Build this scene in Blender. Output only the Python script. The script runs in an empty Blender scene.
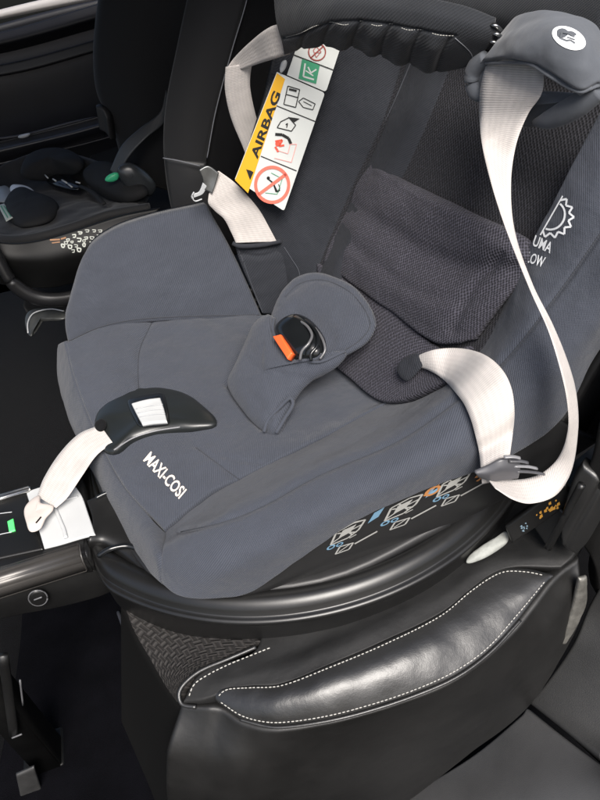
import bpy, bmesh, math, random
import numpy as np
from mathutils import Vector, noise
from mathutils.bvhtree import BVHTree
random.seed(7)
S = bpy.context.scene
COL = S.collection
# ------------------------------------------------------------------ camera
FPX = 700.0
pt, yw, rl = math.radians(40), math.radians(10), math.radians(10)
F = np.array([math.sin(yw)*math.cos(pt), math.cos(yw)*math.cos(pt), -math.sin(pt)])
R0 = np.array([math.cos(yw), -math.sin(yw), 0.0]); U0 = np.cross(R0, F)
R = R0*math.cos(rl) - U0*math.sin(rl); U = U0*math.cos(rl) + R0*math.sin(rl)
C = np.array([0, 0, .55]) - F
cam = bpy.data.cameras.new('camera'); co = bpy.data.objects.new('camera', cam); COL.objects.link(co)
M4 = np.eye(4); M4[:3, 0] = R; M4[:3, 1] = U; M4[:3, 2] = -F; M4[:3, 3] = C
from mathutils import Matrix
co.matrix_world = Matrix(M4.tolist())
cam.sensor_fit = 'VERTICAL'; cam.sensor_height = 24; cam.lens = 24*FPX/800
cam.clip_start = .02; cam.clip_end = 200
S.camera = co
# measuring helpers: a point of the photo put on a plane of the real place
def ray(u, v): return F + R*(u-300)/FPX - U*(v-400)/FPX
def z(u, v, c): d = ray(u, v); return C + d*(c-C[2])/d[2]
def y(u, v, c): d = ray(u, v); return C + d*(c-C[1])/d[1]
def x(u, v, c): d = ray(u, v); return C + d*(c-C[0])/d[0]
def onplane(u, v, pl, off=0.0):
    q, n = pl; d = ray(u, v); return C + d*(((q+n*off-C) @ n)/(d @ n))
def plane3(a, b, c):
    n = np.cross(b-a, c-a); n /= np.linalg.norm(n)
    if n @ (C-a) < 0: n = -n
    return (a, n)
def proj(P):
    d = P - C; zz = d @ F
    return np.stack([300+FPX*(d @ R)/zz, 400-FPX*(d @ U)/zz], -1)
t34 = math.radians(34)
e1 = np.array([-.19, .98, 0]); e1 /= np.linalg.norm(e1)
e2 = np.array([math.sin(t34)*.98, math.sin(t34)*.19, math.cos(t34)])
nb = np.cross(e1, e2); nb /= np.linalg.norm(nb)
if nb[0] > 0: nb = -nb
BACK = (np.array([.10, .17, .475]), nb)
def b(u, v, off=0.0): return onplane(u, v, BACK, off)
# ------------------------------------------------------------------ materials
MATS = {}
def mat(name, col, rough=.6, metal=0, spec=.5, bump=None, var=None, coat=0, sheen=0, emit=None, coatr=.1, bump2=None):
    """bump / bump2 = (kind, scale, strength, distance); var = (scale, amount)"""
    if name in MATS: return MATS[name]
    m = bpy.data.materials.new(name); m.use_nodes = True
    nt = m.node_tree; N = nt.nodes; L = nt.links
    p = N['Principled BSDF']
    p.inputs['Base Color'].default_value = (*col, 1); p.inputs['Roughness'].default_value = rough
    p.inputs['Metallic'].default_value = metal; p.inputs['Specular IOR Level'].default_value = spec
    p.inputs['Coat Weight'].default_value = coat; p.inputs['Coat Roughness'].default_value = coatr
    p.inputs['Sheen Weight'].default_value = sheen; p.inputs['Sheen Roughness'].default_value = .5
    tc = N.new('ShaderNodeTexCoord'); uv = tc.outputs['UV']; ob = tc.outputs['Object']
    def math_(op, a, b_=None):
        n = N.new('ShaderNodeMath'); n.operation = op
        for i, q in enumerate((a, b_)):
            if q is None: continue
            if isinstance(q, (int, float)): n.inputs[i].default_value = q
            else: L.new(q, n.inputs[i])
        return n.outputs[0]
    def tex(kind, sc):
        if kind == 'noise':
            n = N.new('ShaderNodeTexNoise'); n.inputs['Scale'].default_value = sc; n.inputs['Detail'].default_value = 5
            L.new(ob, n.inputs['Vector']); return n.outputs['Fac']
        if kind == 'leather':
            n = N.new('ShaderNodeTexVoronoi'); n.inputs['Scale'].default_value = sc; n.feature = 'DISTANCE_TO_EDGE'
            L.new(ob, n.inputs['Vector'])
            return math_('MINIMUM', n.outputs['Distance'], .18)
        sx = N.new('ShaderNodeSeparateXYZ'); L.new(uv, sx.inputs[0])
        a, c = sx.outputs[0], sx.outputs[1]
        if kind == 'twill':       # diagonal knit ribs with small breaks
            s1 = math_('SINE', math_('MULTIPLY', math_('ADD', a, c), sc))
            s2 = math_('SINE', math_('MULTIPLY', math_('SUBTRACT', c, a), sc*1.9))
            return math_('ADD', math_('MULTIPLY', s1, .5), math_('MULTIPLY', s2, .25))
        if kind == 'rib':         # webbing: cross ribs
            s1 = math_('SINE', math_('MULTIPLY', c, sc)); s2 = math_('SINE', math_('MULTIPLY', a, sc*.5))
            return math_('ADD', math_('MULTIPLY', s1, .5), math_('MULTIPLY', s2, .2))
        if kind == 'mesh':        # spacer mesh: staggered holes
            vo = N.new('ShaderNodeTexVoronoi'); vo.voronoi_dimensions = '2D'; vo.inputs['Scale'].default_value = sc; vo.inputs['Randomness'].default_value = .22
            mp = N.new('ShaderNodeMapping'); mp.inputs['Rotation'].default_value = (0, 0, .6); mp.inputs['Scale'].default_value = (1, .8, 1)
            L.new(uv, mp.inputs[0]); L.new(mp.outputs[0], vo.inputs['Vector'])
            return math_('SUBTRACT', math_('MULTIPLY', vo.outputs['Distance'], 2.2), 1.1)
        if kind == 'chevron':     # woven blocks in alternating directions
            q1 = math_('MULTIPLY', math_('ADD', a, c), sc); q2 = math_('MULTIPLY', math_('SUBTRACT', c, a), sc)
            par = math_('GREATER_THAN', math_('MULTIPLY', math_('SINE', q1), math_('SINE', q2)), 0)
            h1 = math_('SINE', math_('MULTIPLY', q1, 3.0)); h2 = math_('SINE', math_('MULTIPLY', q2, 3.0))
            return math_('MULTIPLY', math_('ADD', math_('MULTIPLY', par, h1), math_('MULTIPLY', math_('SUBTRACT', 1.0, par), h2)), .6)
    last = None
    for bp in (bump, bump2):
        if not bp: continue
        kind, sc, st, dist = bp
        h = tex(kind, sc)
        bn = N.new('ShaderNodeBump'); bn.inputs['Strength'].default_value = st; bn.inputs['Distance'].default_value = dist
        L.new(h, bn.inputs['Height'])
        if last: L.new(last, bn.inputs['Normal'])
        last = bn.outputs[0]
        if kind in ('mesh', 'twill', 'chevron', 'rib'):      # base colour darker in the gaps, lighter on the ribs
            mx = N.new('ShaderNodeMix'); mx.data_type = 'RGBA'
            k = {'mesh': .34, 'twill': .74, 'chevron': .6, 'rib': .86}[kind]
            mx.inputs[6].default_value = (*[q*k for q in col], 1); mx.inputs[7].default_value = (*[q*(2-k)*.92 for q in col], 1)
            ad = math_('ADD', h, .5)
            cl = N.new('ShaderNodeClamp'); L.new(ad, cl.inputs[0]); L.new(cl.outputs[0], mx.inputs[0])
            L.new(mx.outputs[2], p.inputs['Base Color'])
    if last: L.new(last, p.inputs['Normal'])
    if var:
        n = N.new('ShaderNodeTexNoise'); n.inputs['Scale'].default_value = var[0]; n.inputs['Detail'].default_value = 6
        n.inputs['Roughness'].default_value = .62
        L.new(ob, n.inputs['Vector'])
        mr = N.new('ShaderNodeMapRange'); mr.inputs[1].default_value = .3; mr.inputs[2].default_value = .7
        mr.inputs[3].default_value = 1-var[1]; mr.inputs[4].default_value = 1+var[1]
        L.new(n.outputs['Fac'], mr.inputs[0])
        src = p.inputs['Base Color'].links[0].from_socket if p.inputs['Base Color'].links else None
        vm = N.new('ShaderNodeVectorMath'); vm.operation = 'SCALE'
        if src: L.new(src, vm.inputs[0])
        else: vm.inputs[0].default_value = col
        L.new(mr.outputs[0], vm.inputs['Scale']); L.new(vm.outputs[0], p.inputs['Base Color'])
        mr2 = N.new('ShaderNodeMapRange'); mr2.inputs[1].default_value = .25; mr2.inputs[2].default_value = .75
        mr2.inputs[3].default_value = max(0, rough-.1*var[1]*4); mr2.inputs[4].default_value = min(1, rough+.1*var[1]*4)
        L.new(n.outputs['Fac'], mr2.inputs[0]); L.new(mr2.outputs[0], p.inputs['Roughness'])
    if emit:
        p.inputs['Emission Color'].default_value = (*emit[:3], 1); p.inputs['Emission Strength'].default_value = emit[3]
    MATS[name] = m
    return m
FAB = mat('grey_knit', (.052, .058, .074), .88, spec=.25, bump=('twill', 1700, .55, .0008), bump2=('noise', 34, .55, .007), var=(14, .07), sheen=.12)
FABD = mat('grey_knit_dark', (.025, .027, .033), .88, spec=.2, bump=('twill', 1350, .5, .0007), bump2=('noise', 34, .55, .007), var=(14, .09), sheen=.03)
FABP = mat('pad_knit', (.018, .020, .024), .85, spec=.25, bump=('twill', 1350, .5, .0007), bump2=('noise', 50, .3, .003), var=(20, .12), sheen=.15)
PADG = mat('pad_smooth', (.088, .096, .110), .8, spec=.3, bump=('noise', 900, .25, .0005), bump2=('noise', 40, .3, .003), var=(20, .07), sheen=.2)
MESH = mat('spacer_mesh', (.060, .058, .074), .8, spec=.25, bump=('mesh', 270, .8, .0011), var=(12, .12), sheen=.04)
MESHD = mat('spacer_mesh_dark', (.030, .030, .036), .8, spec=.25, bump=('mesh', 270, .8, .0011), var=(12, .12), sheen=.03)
WEB = mat('webbing', (.51, .475, .45), .65, spec=.35, bump=('rib', 2400, .5, .0005), bump2=('noise', 90, .3, .002), var=(35, .09), sheen=.2)
BLK = mat('black_plastic', (.008, .008, .008), .38, spec=.5, bump=('noise', 1500, .15, .0003), bump2=('noise', 12, .1, .004), var=(9, .2))
BLKG = mat('black_gloss', (.008, .009, .010), .16, spec=.6, var=(9, .2), bump=('noise', 30, .06, .002))
SHELL = mat('shell_plastic', (.014, .014, .0145), .45, spec=.5, bump=('noise', 1200, .25, .0004), var=(9, .15))
LEA = mat('black_leather', (.014, .014, .014), .38, spec=.85, bump=('leather', 420, .25, .0008), bump2=('noise', 26, .3, .005), var=(11, .08))
LEAM = mat('matt_leather', (.012, .012, .012), .6, spec=.4, bump=('leather', 900, .35, .0008), bump2=('noise', 22, .35, .006), var=(11, .25))
LEAD = mat('side_leather', (.009, .0088, .0085), .42, spec=.55, bump=('leather', 800, .3, .0006), bump2=('noise', 14, .3, .006), var=(7, .3))
DARK = mat('dark_cloth', (.005, .005, .0055), .9, spec=.15, bump=('noise', 700, .4, .001), var=(10, .3), sheen=.05)
CARP = mat('car_carpet', (.002, .002, .0025), .95, spec=.03, bump=('noise', 600, .8, .002), var=(30, .4), sheen=.05)
TRIM = mat('grained_trim', (.045, .045, .046), .5, spec=.5, bump=('leather', 420, .5, .0012), var=(9, .15))
WHT = mat('white_plastic', (.50, .51, .51), .4, spec=.5, var=(20, .04))
GREYP = mat('grey_plastic', (.42, .43, .44), .35, spec=.5, var=(30, .05))
SILV = mat('brushed_metal', (.62, .61, .58), .32, metal=1, var=(40, .1), bump=('noise', 300, .2, .0004))
STEEL = mat('steel', (.55, .55, .54), .3, metal=1, var=(40, .15), bump=('noise', 200, .3, .0006))
ORNG = mat('orange_plastic', (.85, .13, .03), .4, var=(20, .05))
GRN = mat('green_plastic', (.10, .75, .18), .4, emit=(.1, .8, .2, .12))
GRN2 = mat('dull_green_plastic', (.05, .45, .22), .4)
YEL = mat('yellow_print', (.72, .38, .02), .5)
PAPER = mat('label_white', (.60, .62, .60), .45)
INK = mat('black_ink', (.015, .015, .015), .5)
REDI = mat('red_ink', (.75, .10, .06), .5)
PINKI = mat('pink_ink', (.80, .33, .30), .5)
GREENI = mat('green_ink', (.05, .28, .15), .5)
CREAM = mat('cream_print', (.74, .66, .58), .7)
WPRT = mat('white_print', (.78, .79, .80), .6)
BLUEI = mat('pale_blue_ink', (.13, .24, .34), .5)
ORI = mat('orange_ink', (.38, .17, .06), .5)
THR = mat('thread', (.42, .41, .38), .7, bump=('noise', 2000, .5, .0005))
THRD = mat('dark_thread', (.16, .165, .18), .8)
FOAM = mat('pale_foam', (.55, .55, .52), .8, bump=('noise', 120, .5, .003), var=(30, .15))
NOSE = mat('woven_nose', (.024, .022, .021), .8, spec=.3, bump=('chevron', 230, .9, .0022), var=(20, .12))
# ------------------------------------------------------------------ object helpers
def new(name, verts, faces, m, parent=None, smooth=True, uvs=None, label=None, split=None):
    me = bpy.data.meshes.new(name); me.from_pydata([tuple(map(float, q)) for q in verts], [], faces)
    me.materials.append(m)
    if smooth: me.polygons.foreach_set('use_smooth', [True]*len(me.polygons))
    if uvs is not None:
        ul = me.uv_layers.new(name='UVMap')
        for lp in me.loops: ul.data[lp.index].uv = uvs[lp.vertex_index]
    me.update()
    o = bpy.data.objects.new(name, me); COL.objects.link(o)
    if parent: o.parent = parent; o.matrix_parent_inverse = parent.matrix_world.inverted() if False else Matrix.Translation(-Vector(parent.location))
    if label: o['label'] = label
    return o
def thing(name, loc, label, cat, group=None):
    o = bpy.data.objects.new(name, None); COL.objects.link(o); o.location = loc; o.empty_display_size = .05
    o['label'] = label; o['category'] = cat
    if group: o['group'] = group
    return o
def tag(o, label=None, cat=None, kind=None, group=None):
    for k, v_ in (('label', label), ('category', cat), ('kind', kind), ('group', group)):
        if v_: o[k] = v_
    return o
def crom(P, t):
    """Catmull-Rom through P (k,3) at parameters t in 0..1, chord-length knots"""
    P = np.asarray(P, float); k = len(P)
    if k == 1: return np.repeat(P, len(t), 0)
    d = np.linalg.norm(np.diff(P, axis=0), axis=1)**.8 + 1e-9
    s = np.concatenate([[0], np.cumsum(d)]); s /= s[-1]
    if k == 2: return P[0][None]*(1-t)[:, None] + P[1][None]*t[:, None]
    m = np.zeros_like(P)
    m[1:-1] = (P[2:]-P[:-2])/(s[2:]-s[:-2])[:, None]
    m[0] = (P[1]-P[0])/(s[1]-s[0]); m[-1] = (P[-1]-P[-2])/(s[-1]-s[-2])
    i = np.clip(np.searchsorted(s, t, side='right')-1, 0, k-2); h = (s[i+1]-s[i])
    w = ((t-s[i])/h)[:, None]; h = h[:, None]
    return (2*w**3-3*w**2+1)*P[i] + (w**3-2*w**2+w)*h*m[i] + (-2*w**3+3*w**2)*P[i+1] + (w**3-w**2)*h*m[i+1]
def edgeparam(n, k=.5):
    t = np.linspace(0, 1, n); c = (1-np.cos(np.pi*t))/2
    return t*(1-k)+c*k
def segdist(pts, poly):
    poly = np.asarray(poly, float); best = np.full(len(pts), 1e9)
    for a, c in zip(poly[:-1], poly[1:]):
        ab = c-a; w = np.clip(((pts-a) @ ab)/(ab @ ab + 1e-12), 0, 1)
        best = np.minimum(best, np.linalg.norm(pts-(a+w[:, None]*ab), axis=1))
    return best
def smooth2(poly, n=40):
    poly = np.asarray(poly, float); P = np.c_[poly, np.zeros(len(poly))]
    return crom(P, np.linspace(0, 1, n))[:, :2]
SURF = {}
def patch(name, rows, m, parent, n=(60, 40), thick=.02, r=.006, grooves=(), puff=0., lump=(0, 10), label=None, flip=False, clus=.5, uvrot=False, open_r=None, reg=True, er=(1, 1, 1, 1)):
    nu, nv = n
    tu, tv = edgeparam(nu, clus), edgeparam(nv, clus)
    A = np.stack([crom(r_, tu) for r_ in rows])                     # (rows, nu, 3)
    G = np.stack([crom(A[:, i], tv) for i in range(nu)], 1)          # (nv, nu, 3)
    du = np.gradient(G, axis=1); dv = np.gradient(G, axis=0)
    Nn = np.cross(du, dv); Nn /= np.linalg.norm(Nn, axis=2, keepdims=True)+1e-12
    if (Nn*(C-G)).sum() < 0: Nn = -Nn
    if flip: Nn = -Nn
    lu = np.linalg.norm(np.diff(G, axis=1), axis=2); lv = np.linalg.norm(np.diff(G, axis=0), axis=2)
    su = np.concatenate([np.zeros((nv, 1)), np.cumsum(lu, 1)], 1); sv = np.concatenate([np.zeros((1, nu)), np.cumsum(lv, 0)], 0)
    dv_ = lambda q, k: q/k if k else q+9.
    eu = np.minimum(dv_(su, er[0]), dv_(su[:, -1:]-su, er[1])); ev = np.minimum(dv_(sv, er[2]), dv_(sv[-1:]-sv, er[3]))
    e = np.minimum(eu, ev)
    rr = np.minimum(r, .45*np.maximum(sv[-1:], 1e-4))
    q = np.clip(1-e/rr, 0, 1); drop = rr*(1-np.sqrt(np.maximum(0, 1-q*q)))
    dis = -drop*.9
    if puff:
        a = np.sin(np.pi*tu)[None]**.6 * np.sin(np.pi*tv)[:, None]**.6
        dis = dis + puff*a
    pix = proj(G.reshape(-1, 3))
    for gr in grooves:
        poly, w, dep = gr[:3]
        dd = segdist(pix, smooth2(poly) if len(poly) > 2 else poly)
        dis = dis - (dep*np.exp(-(dd/w)**2)).reshape(nv, nu)
    if lump[0]:
        fl = G.reshape(-1, 3)
        dis = dis + np.array([noise.fractal(Vector(p_*lump[1]), 1.0, 2.0, 3) for p_ in fl]).reshape(nv, nu)*lump[0]
    Fr = G + Nn*dis[..., None]; Bk = G - Nn*(thick)
    Bk = Bk + (0)
    nvt = nu*nv
    verts = np.concatenate([Fr.reshape(-1, 3), Bk.reshape(-1, 3)])
    faces = []
    sgn = np.sign((np.cross(du[nv//2, nu//2], dv[nv//2, nu//2])*Nn[nv//2, nu//2]).sum())
    for j in range(nv-1):
        for i in range(nu-1):
            a = j*nu+i; f = (a, a+1, a+nu+1, a+nu); f = f if sgn > 0 else f[::-1]
            faces.append(f); faces.append(tuple(nvt+k for k in f[::-1]))
    border = [j for j in range(nu)] + [j*nu+nu-1 for j in range(1, nv)] + [(nv-1)*nu+i for i in range(nu-2, -1, -1)] + [j*nu for j in range(nv-2, 0, -1)]
    for a, c in zip(border, border[1:]+border[:1]):
        f = (a, nvt+a, nvt+c, c); faces.append(f if sgn > 0 else f[::-1])
    mu = (su*0 + su.mean(0)[None]); mv = (sv*0 + sv.mean(1)[:, None])
    uv = np.stack([mu, mv], -1).reshape(-1, 2)
    if uvrot: uv = uv[:, ::-1]
    o = new(name, verts, faces, m, parent, uvs=np.concatenate([uv, uv]).tolist(), label=label)
    if reg: SURF[name] = SURF.get(name, []) + [BVHTree.FromPolygons([Vector(v_) for v_ in Fr.reshape(-1, 3)], [(j*nu+i, j*nu+i+1, (j+1)*nu+i+1, (j+1)*nu+i) for j in range(nv-1) for i in range(nu-1)])]
    o['_'] = 0; del o['_']
    return o
def hit(u, v, keys, off=.0006):
    d = ray(u, v); best = None
    for k in keys:
        for t in SURF[k]:
            h = t.ray_cast(Vector(C), Vector(d).normalized())
            if h[0] is not None and (best is None or h[3] < best[3]): best = h
    if best is None: return None
    nn = np.array(best[1]);
    if nn @ (C-np.array(best[0])) < 0: nn = -nn
    return np.array(best[0]) + nn*off
def tube(name, P, rad, m, parent, seg=10, n=None, cap=True, squash=None, label=None, closed=False):
    P = [np.asarray(p_, float) for p_ in P]
    if n: P = list(crom(P, np.linspace(0, 1, n)))
    k = len(P); rad = [rad]*k if np.isscalar(rad) else list(np.interp(np.linspace(0, 1, k), np.linspace(0, 1, len(rad)), rad))
    verts, faces = [], []; up = np.array([0, 0, 1.])
    for i in range(k):
        t = P[min(i+1, k-1)]-P[max(i-1, 0)]; t = t/(np.linalg.norm(t)+1e-12)
        a = np.cross(t, up if abs(t @ up) < .95 else np.array([0, 1., 0])); a /= np.linalg.norm(a); c = np.cross(t, a)
        sq = squash or 1
        for j in range(seg):
            w = 2*math.pi*j/seg; verts.append(P[i]+rad[i]*(a*math.cos(w)+c*math.sin(w)*sq))
    for i in range(k-1):
        for j in range(seg):
            faces.append((i*seg+j, i*seg+(j+1) % seg, (i+1)*seg+(j+1) % seg, (i+1)*seg+j))
    if cap: faces += [tuple(range(seg))[::-1], tuple((k-1)*seg+j for j in range(seg))]
    return new(name, verts, faces, m, parent, label=label)
def dashes(name, P, m, parent, step=.0042, ln=.003, rad=.0007, n=400, label=None):
    """a row of separate stitches along a path"""
    P = crom(np.array(P), np.linspace(0, 1, n)); s = np.concatenate([[0], np.cumsum(np.linalg.norm(np.diff(P, axis=0), axis=1))])
    verts, faces = [], []; t0 = 0.
    while t0+ln < s[-1]:
        jl = ln*random.uniform(.85, 1.1)
        a = np.array([np.interp(t0, s, P[:, i]) for i in range(3)]); c = np.array([np.interp(t0+jl, s, P[:, i]) for i in range(3)])
        t = (c-a)/np.linalg.norm(c-a); p1 = np.cross(t, [0, 0, 1.]); p1 /= np.linalg.norm(p1); p2 = np.cross(t, p1)
        b0 = len(verts)
        for q, rr in ((a, .25), (a*.75+c*.25, 1), (a*.25+c*.75, 1), (c, .25)):
            for j in range(6):
                w = 2*math.pi*j/6; verts.append(q+rad*rr*(p1*math.cos(w)+p2*math.sin(w)))
        for k in range(3):
            for j in range(6): faces.append((b0+k*6+j, b0+k*6+(j+1) % 6, b0+(k+1)*6+(j+1) % 6, b0+(k+1)*6+j))
        faces += [tuple(b0+j for j in range(6))[::-1], tuple(b0+18+j for j in range(6))]
        t0 += step*random.uniform(.95, 1.05)
    return new(name, verts, faces, m, parent, label=label)
def pillow(name, out, h, m, parent, hb=None, center=None, ns=72, nr=16, power=2.4, lump=(0, 10), grooves=(), curve=0, label=None, reg=True, normal=None):
    """closed cushion-like body on an outline of 3D points, inflated h in front and hb behind"""
    O = np.array(list(out)+[out[0]]); O = crom(np.vstack([O[-2:-1], O, O[1:2]]), np.linspace(0, 1, ns*4+1))
    d = np.concatenate([[0], np.cumsum(np.linalg.norm(np.diff(O, axis=0), axis=1))])
    # cut the repeated ends: restart from closest point to out[0]
    O = np.array(list(out)+[out[0]]); k = len(out)
    m_ = np.array([(O[(i+1) % k]-O[(i-1) % k])*.5 for i in range(k)])
    pts = []
    for i in range(k):
        a, c = O[i], O[(i+1) % k]; ma, mc = m_[i], m_[(i+1) % k]; L_ = np.linalg.norm(c-a)
        na, nc = np.linalg.norm(ma)+1e-9, np.linalg.norm(mc)+1e-9
        ma = ma/na*L_*.9; mc = mc/nc*L_*.9
        for w in np.linspace(0, 1, 12, endpoint=False):
            pts.append((2*w**3-3*w**2+1)*a + (w**3-2*w**2+w)*ma + (-2*w**3+3*w**2)*c + (w**3-w**2)*mc)
    pts = np.array(pts+[pts[0]]); s = np.concatenate([[0], np.cumsum(np.linalg.norm(np.diff(pts, axis=0), axis=1))])
    rg = np.stack([np.interp(np.linspace(0, s[-1], ns, endpoint=False), s, pts[:, i]) for i in range(3)], 1)
    cen = rg.mean(0) if center is None else np.asarray(center)
    if normal is None:
        nn = np.zeros(3)
        for i in range(ns): nn += np.cross(rg[i]-cen, rg[(i+1) % ns]-cen)
        nn /= np.linalg.norm(nn)
        if nn @ (C-cen) < 0: nn = -nn
    else: nn = np.asarray(normal, float)
    hb = h*.5 if hb is None else hb
    verts, faces, uvs = [], [], []
    ax = np.cross(nn, [0, 0, 1.]); ax /= np.linalg.norm(ax); ay = np.cross(nn, ax)
    def ring(t, hh):
        P = cen + (rg-cen)*t
        k_ = (1-t**power)**(1/2.0) if t < 1 else 0
        return P + nn*hh*k_
    tt = [1-(1-q)**1.6 for q in np.linspace(0, 1, nr+1)[1:]][::-1]      # from rim to centre
    rings = [ring(t, h) for t in tt]
    for rn in rings: verts += list(rn)
    verts.append(cen+nn*h); ctop = len(verts)-1
    nb0 = len(verts)
    tb = tt[1:]
    for t in tb: verts += list(ring(t, -hb))
    verts.append(cen-nn*hb); cbot = len(verts)-1
    V = np.array(verts); pix = proj(V); dis = np.zeros(len(V))
    for poly, w, dep in grooves:
        dis -= dep*np.exp(-(segdist(pix, smooth2(poly) if len(poly) > 2 else poly)/w)**2)
    if lump[0]: dis += np.array([noise.fractal(Vector(p_*lump[1]), 1.0, 2.0, 3) for p_ in V])*lump[0]
    dis[nb0:] = 0
    V = V+nn*dis[:, None]
    for k2 in range(len(rings)-1):
        for i in range(ns): faces.append((k2*ns+i, k2*ns+(i+1) % ns, (k2+1)*ns+(i+1) % ns, (k2+1)*ns+i))
    for i in range(ns): faces.append(((len(rings)-1)*ns+i, (len(rings)-1)*ns+(i+1) % ns, ctop))
    nf = len(faces)
    for i in range(ns): faces.append(((i+1) % ns, i, nb0+i, nb0+(i+1) % ns))
    for k2 in range(len(tb)-1):
        for i in range(ns): faces.append((nb0+k2*ns+(i+1) % ns, nb0+k2*ns+i, nb0+(k2+1)*ns+i, nb0+(k2+1)*ns+(i+1) % ns))
    for i in range(ns): faces.append((nb0+(len(tb)-1)*ns+(i+1) % ns, nb0+(len(tb)-1)*ns+i, cbot))
    w_ = sum(np.cross(rg[i]-cen, rg[(i+1) % ns]-cen) @ nn for i in range(ns))
    if w_ < 0: faces = [f[::-1] for f in faces]
    uvs = [((p_-cen) @ ax, (p_-cen) @ ay) for p_ in V]
    o = new(name, V, faces, m, parent, uvs=uvs, label=label)
    if reg: SURF[name] = SURF.get(name, []) + [BVHTree.FromPolygons([Vector(v_) for v_ in V], faces[:nf])]
    return o
def ribbon(name, A, B_, m, parent, n=90, nw=9, thick=.0016, label=None, bow=0., reg=True):
    """a strap between two edge paths, with thickness and rolled edges"""
    t = np.linspace(0, 1, n); a = crom(A, t); c = crom(B_, t)
    w = np.linspace(0, 1, nw)
    G = a[:, None]*(1-w)[None, :, None] + c[:, None]*w[None, :, None]
    du = np.gradient(G, axis=1); dv = np.gradient(G, axis=0); N_ = np.cross(du, dv); N_ /= np.linalg.norm(N_, axis=2, keepdims=True)+1e-12
    for i in range(1, n):          # keep the side consistent through a twist
        if (N_[i]*N_[i-1]).sum() < 0: N_[i] *= -1
    if bow: G = G + N_*(bow*np.sin(np.pi*w))[None, :, None]
    ed = (1-np.abs(2*w-1)**6)[None, :, None]*.7+.3
    T = G+N_*thick/2*ed; Bt = G-N_*thick/2*ed
    V = np.concatenate([T.reshape(-1, 3), Bt.reshape(-1, 3)]); k = n*nw; faces = []
    for j in range(n-1):
        for i in range(nw-1):
            q = j*nw+i; faces.append((q, q+1, q+nw+1, q+nw)); faces.append((k+q+nw, k+q+nw+1, k+q+1, k+q))
        faces.append((j*nw+nw, k+j*nw+nw, k+j*nw, j*nw)); e = j*nw+nw-1; faces.append((e, k+e, k+e+nw, e+nw))
    for i in range(nw-1):
        faces.append((i+1, i, k+i, k+i+1)); e = (n-1)*nw+i; faces.append((e, e+1, k+e+1, k+e))
    ln = np.concatenate([[0], np.cumsum(np.linalg.norm(np.diff(G[:, nw//2], axis=0), axis=1))])
    uv = [(w[i]*.038, ln[j]) for j in range(n) for i in range(nw)]
    o = new(name, V, faces, m, parent, uvs=uv+uv, label=label)
    if reg: SURF[name] = SURF.get(name, []) + [BVHTree.FromPolygons([Vector(v_) for v_ in V], faces)]
    return o
def box(name, lo, hi, m, parent, bev=.004, rot=None, at=None, label=None, seg=3):
    bm = bmesh.new(); bmesh.ops.create_cube(bm, size=1)
    lo, hi = np.array(lo, float), np.array(hi, float)
    for v_ in bm.verts: v_.co = Vector(((lo+hi)/2 + np.array(v_.co)*(hi-lo)))
    bmesh.ops.bevel(bm, geom=bm.edges[:], offset=bev, segments=seg, affect='EDGES', profile=.5)
    if rot: bmesh.ops.transform(bm, matrix=rot, verts=bm.verts)
    V = [v_.co.copy() for v_ in bm.verts]; bm.verts.index_update(); Fc = [tuple(v_.index for v_ in f.verts) for f in bm.faces]; bm.free()
    uv = [(p_.x+p_.y*.3, p_.z+p_.y) for p_ in V]
    return new(name, V, Fc, m, parent, uvs=uv, label=label)
def sweepx(name, prof, x0, x1, m, parent, label=None, nx=2):
    """cross-section (y,z) extruded along x and capped"""
    k = len(prof); V = []; Fc = []
    xs = np.linspace(x0, x1, nx)
    for xx in xs: V += [(xx, p_[0], p_[1]) for p_ in prof]
    for j in range(nx-1):
        for i in range(k): Fc.append((j*k+i, j*k+(i+1) % k, (j+1)*k+(i+1) % k, (j+1)*k+i))
    Fc += [tuple(range(k))[::-1], tuple((nx-1)*k+i for i in range(k))]
    o = new(name, V, Fc, m, parent, label=label, smooth=False)
    bm = bmesh.new(); bm.from_mesh(o.data); bmesh.ops.recalc_face_normals(bm, faces=bm.faces)
    bmesh.ops.bevel(bm, geom=[e for e in bm.edges if e.calc_face_angle(0) > .3], offset=.003, segments=3, affect='EDGES')
    for f in bm.faces: f.smooth = True
    bm.to_mesh(o.data); bm.free()
    return o
def lathe(name, prof, cen, m, parent, seg=192, a0=0, a1=2*math.pi, label=None):
    V, Fc = [], []; k = len(prof)
    for i in range(seg):
        w = a0+(a1-a0)*i/seg
        for r_, z_ in prof: V.append((cen[0]+r_*math.cos(w), cen[1]+r_*math.sin(w), z_))
    for i in range(seg):
        for j in range(k-1): Fc.append((i*k+j, ((i+1) % seg)*k+j, ((i+1) % seg)*k+j+1, i*k+j+1))
    return new(name, V, Fc, m, parent, label=label)
# flat prints: polygons drawn in a 2D space, laid on a surface by mapping fn
def quad_line(a, c, w):
    a, c = np.array(a, float), np.array(c, float); t = (c-a)/(np.linalg.norm(c-a)+1e-9); n_ = np.array([-t[1], t[0]])*w/2
    return [a-n_, c-n_, c+n_, a+n_]
def poly_line(P, w, closed=False):
    P = list(P)+([P[0]] if closed else []); return [quad_line(a, c, w) for a, c in zip(P[:-1], P[1:])]
def ring2(cx, cy, r1, w, n=36, sy=1, a0=0, a1=2*math.pi):
    o = []
    for i in range(n):
        t, s_ = a0+(a1-a0)*i/n, a0+(a1-a0)*(i+1)/n
        o.append([(cx+r1*math.cos(t), cy+sy*r1*math.sin(t)), (cx+r1*math.cos(s_), cy+sy*r1*math.sin(s_)), (cx+(r1-w)*math.cos(s_), cy+sy*(r1-w)*math.sin(s_)), (cx+(r1-w)*math.cos(t), cy+sy*(r1-w)*math.sin(t))])
    return o
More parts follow.
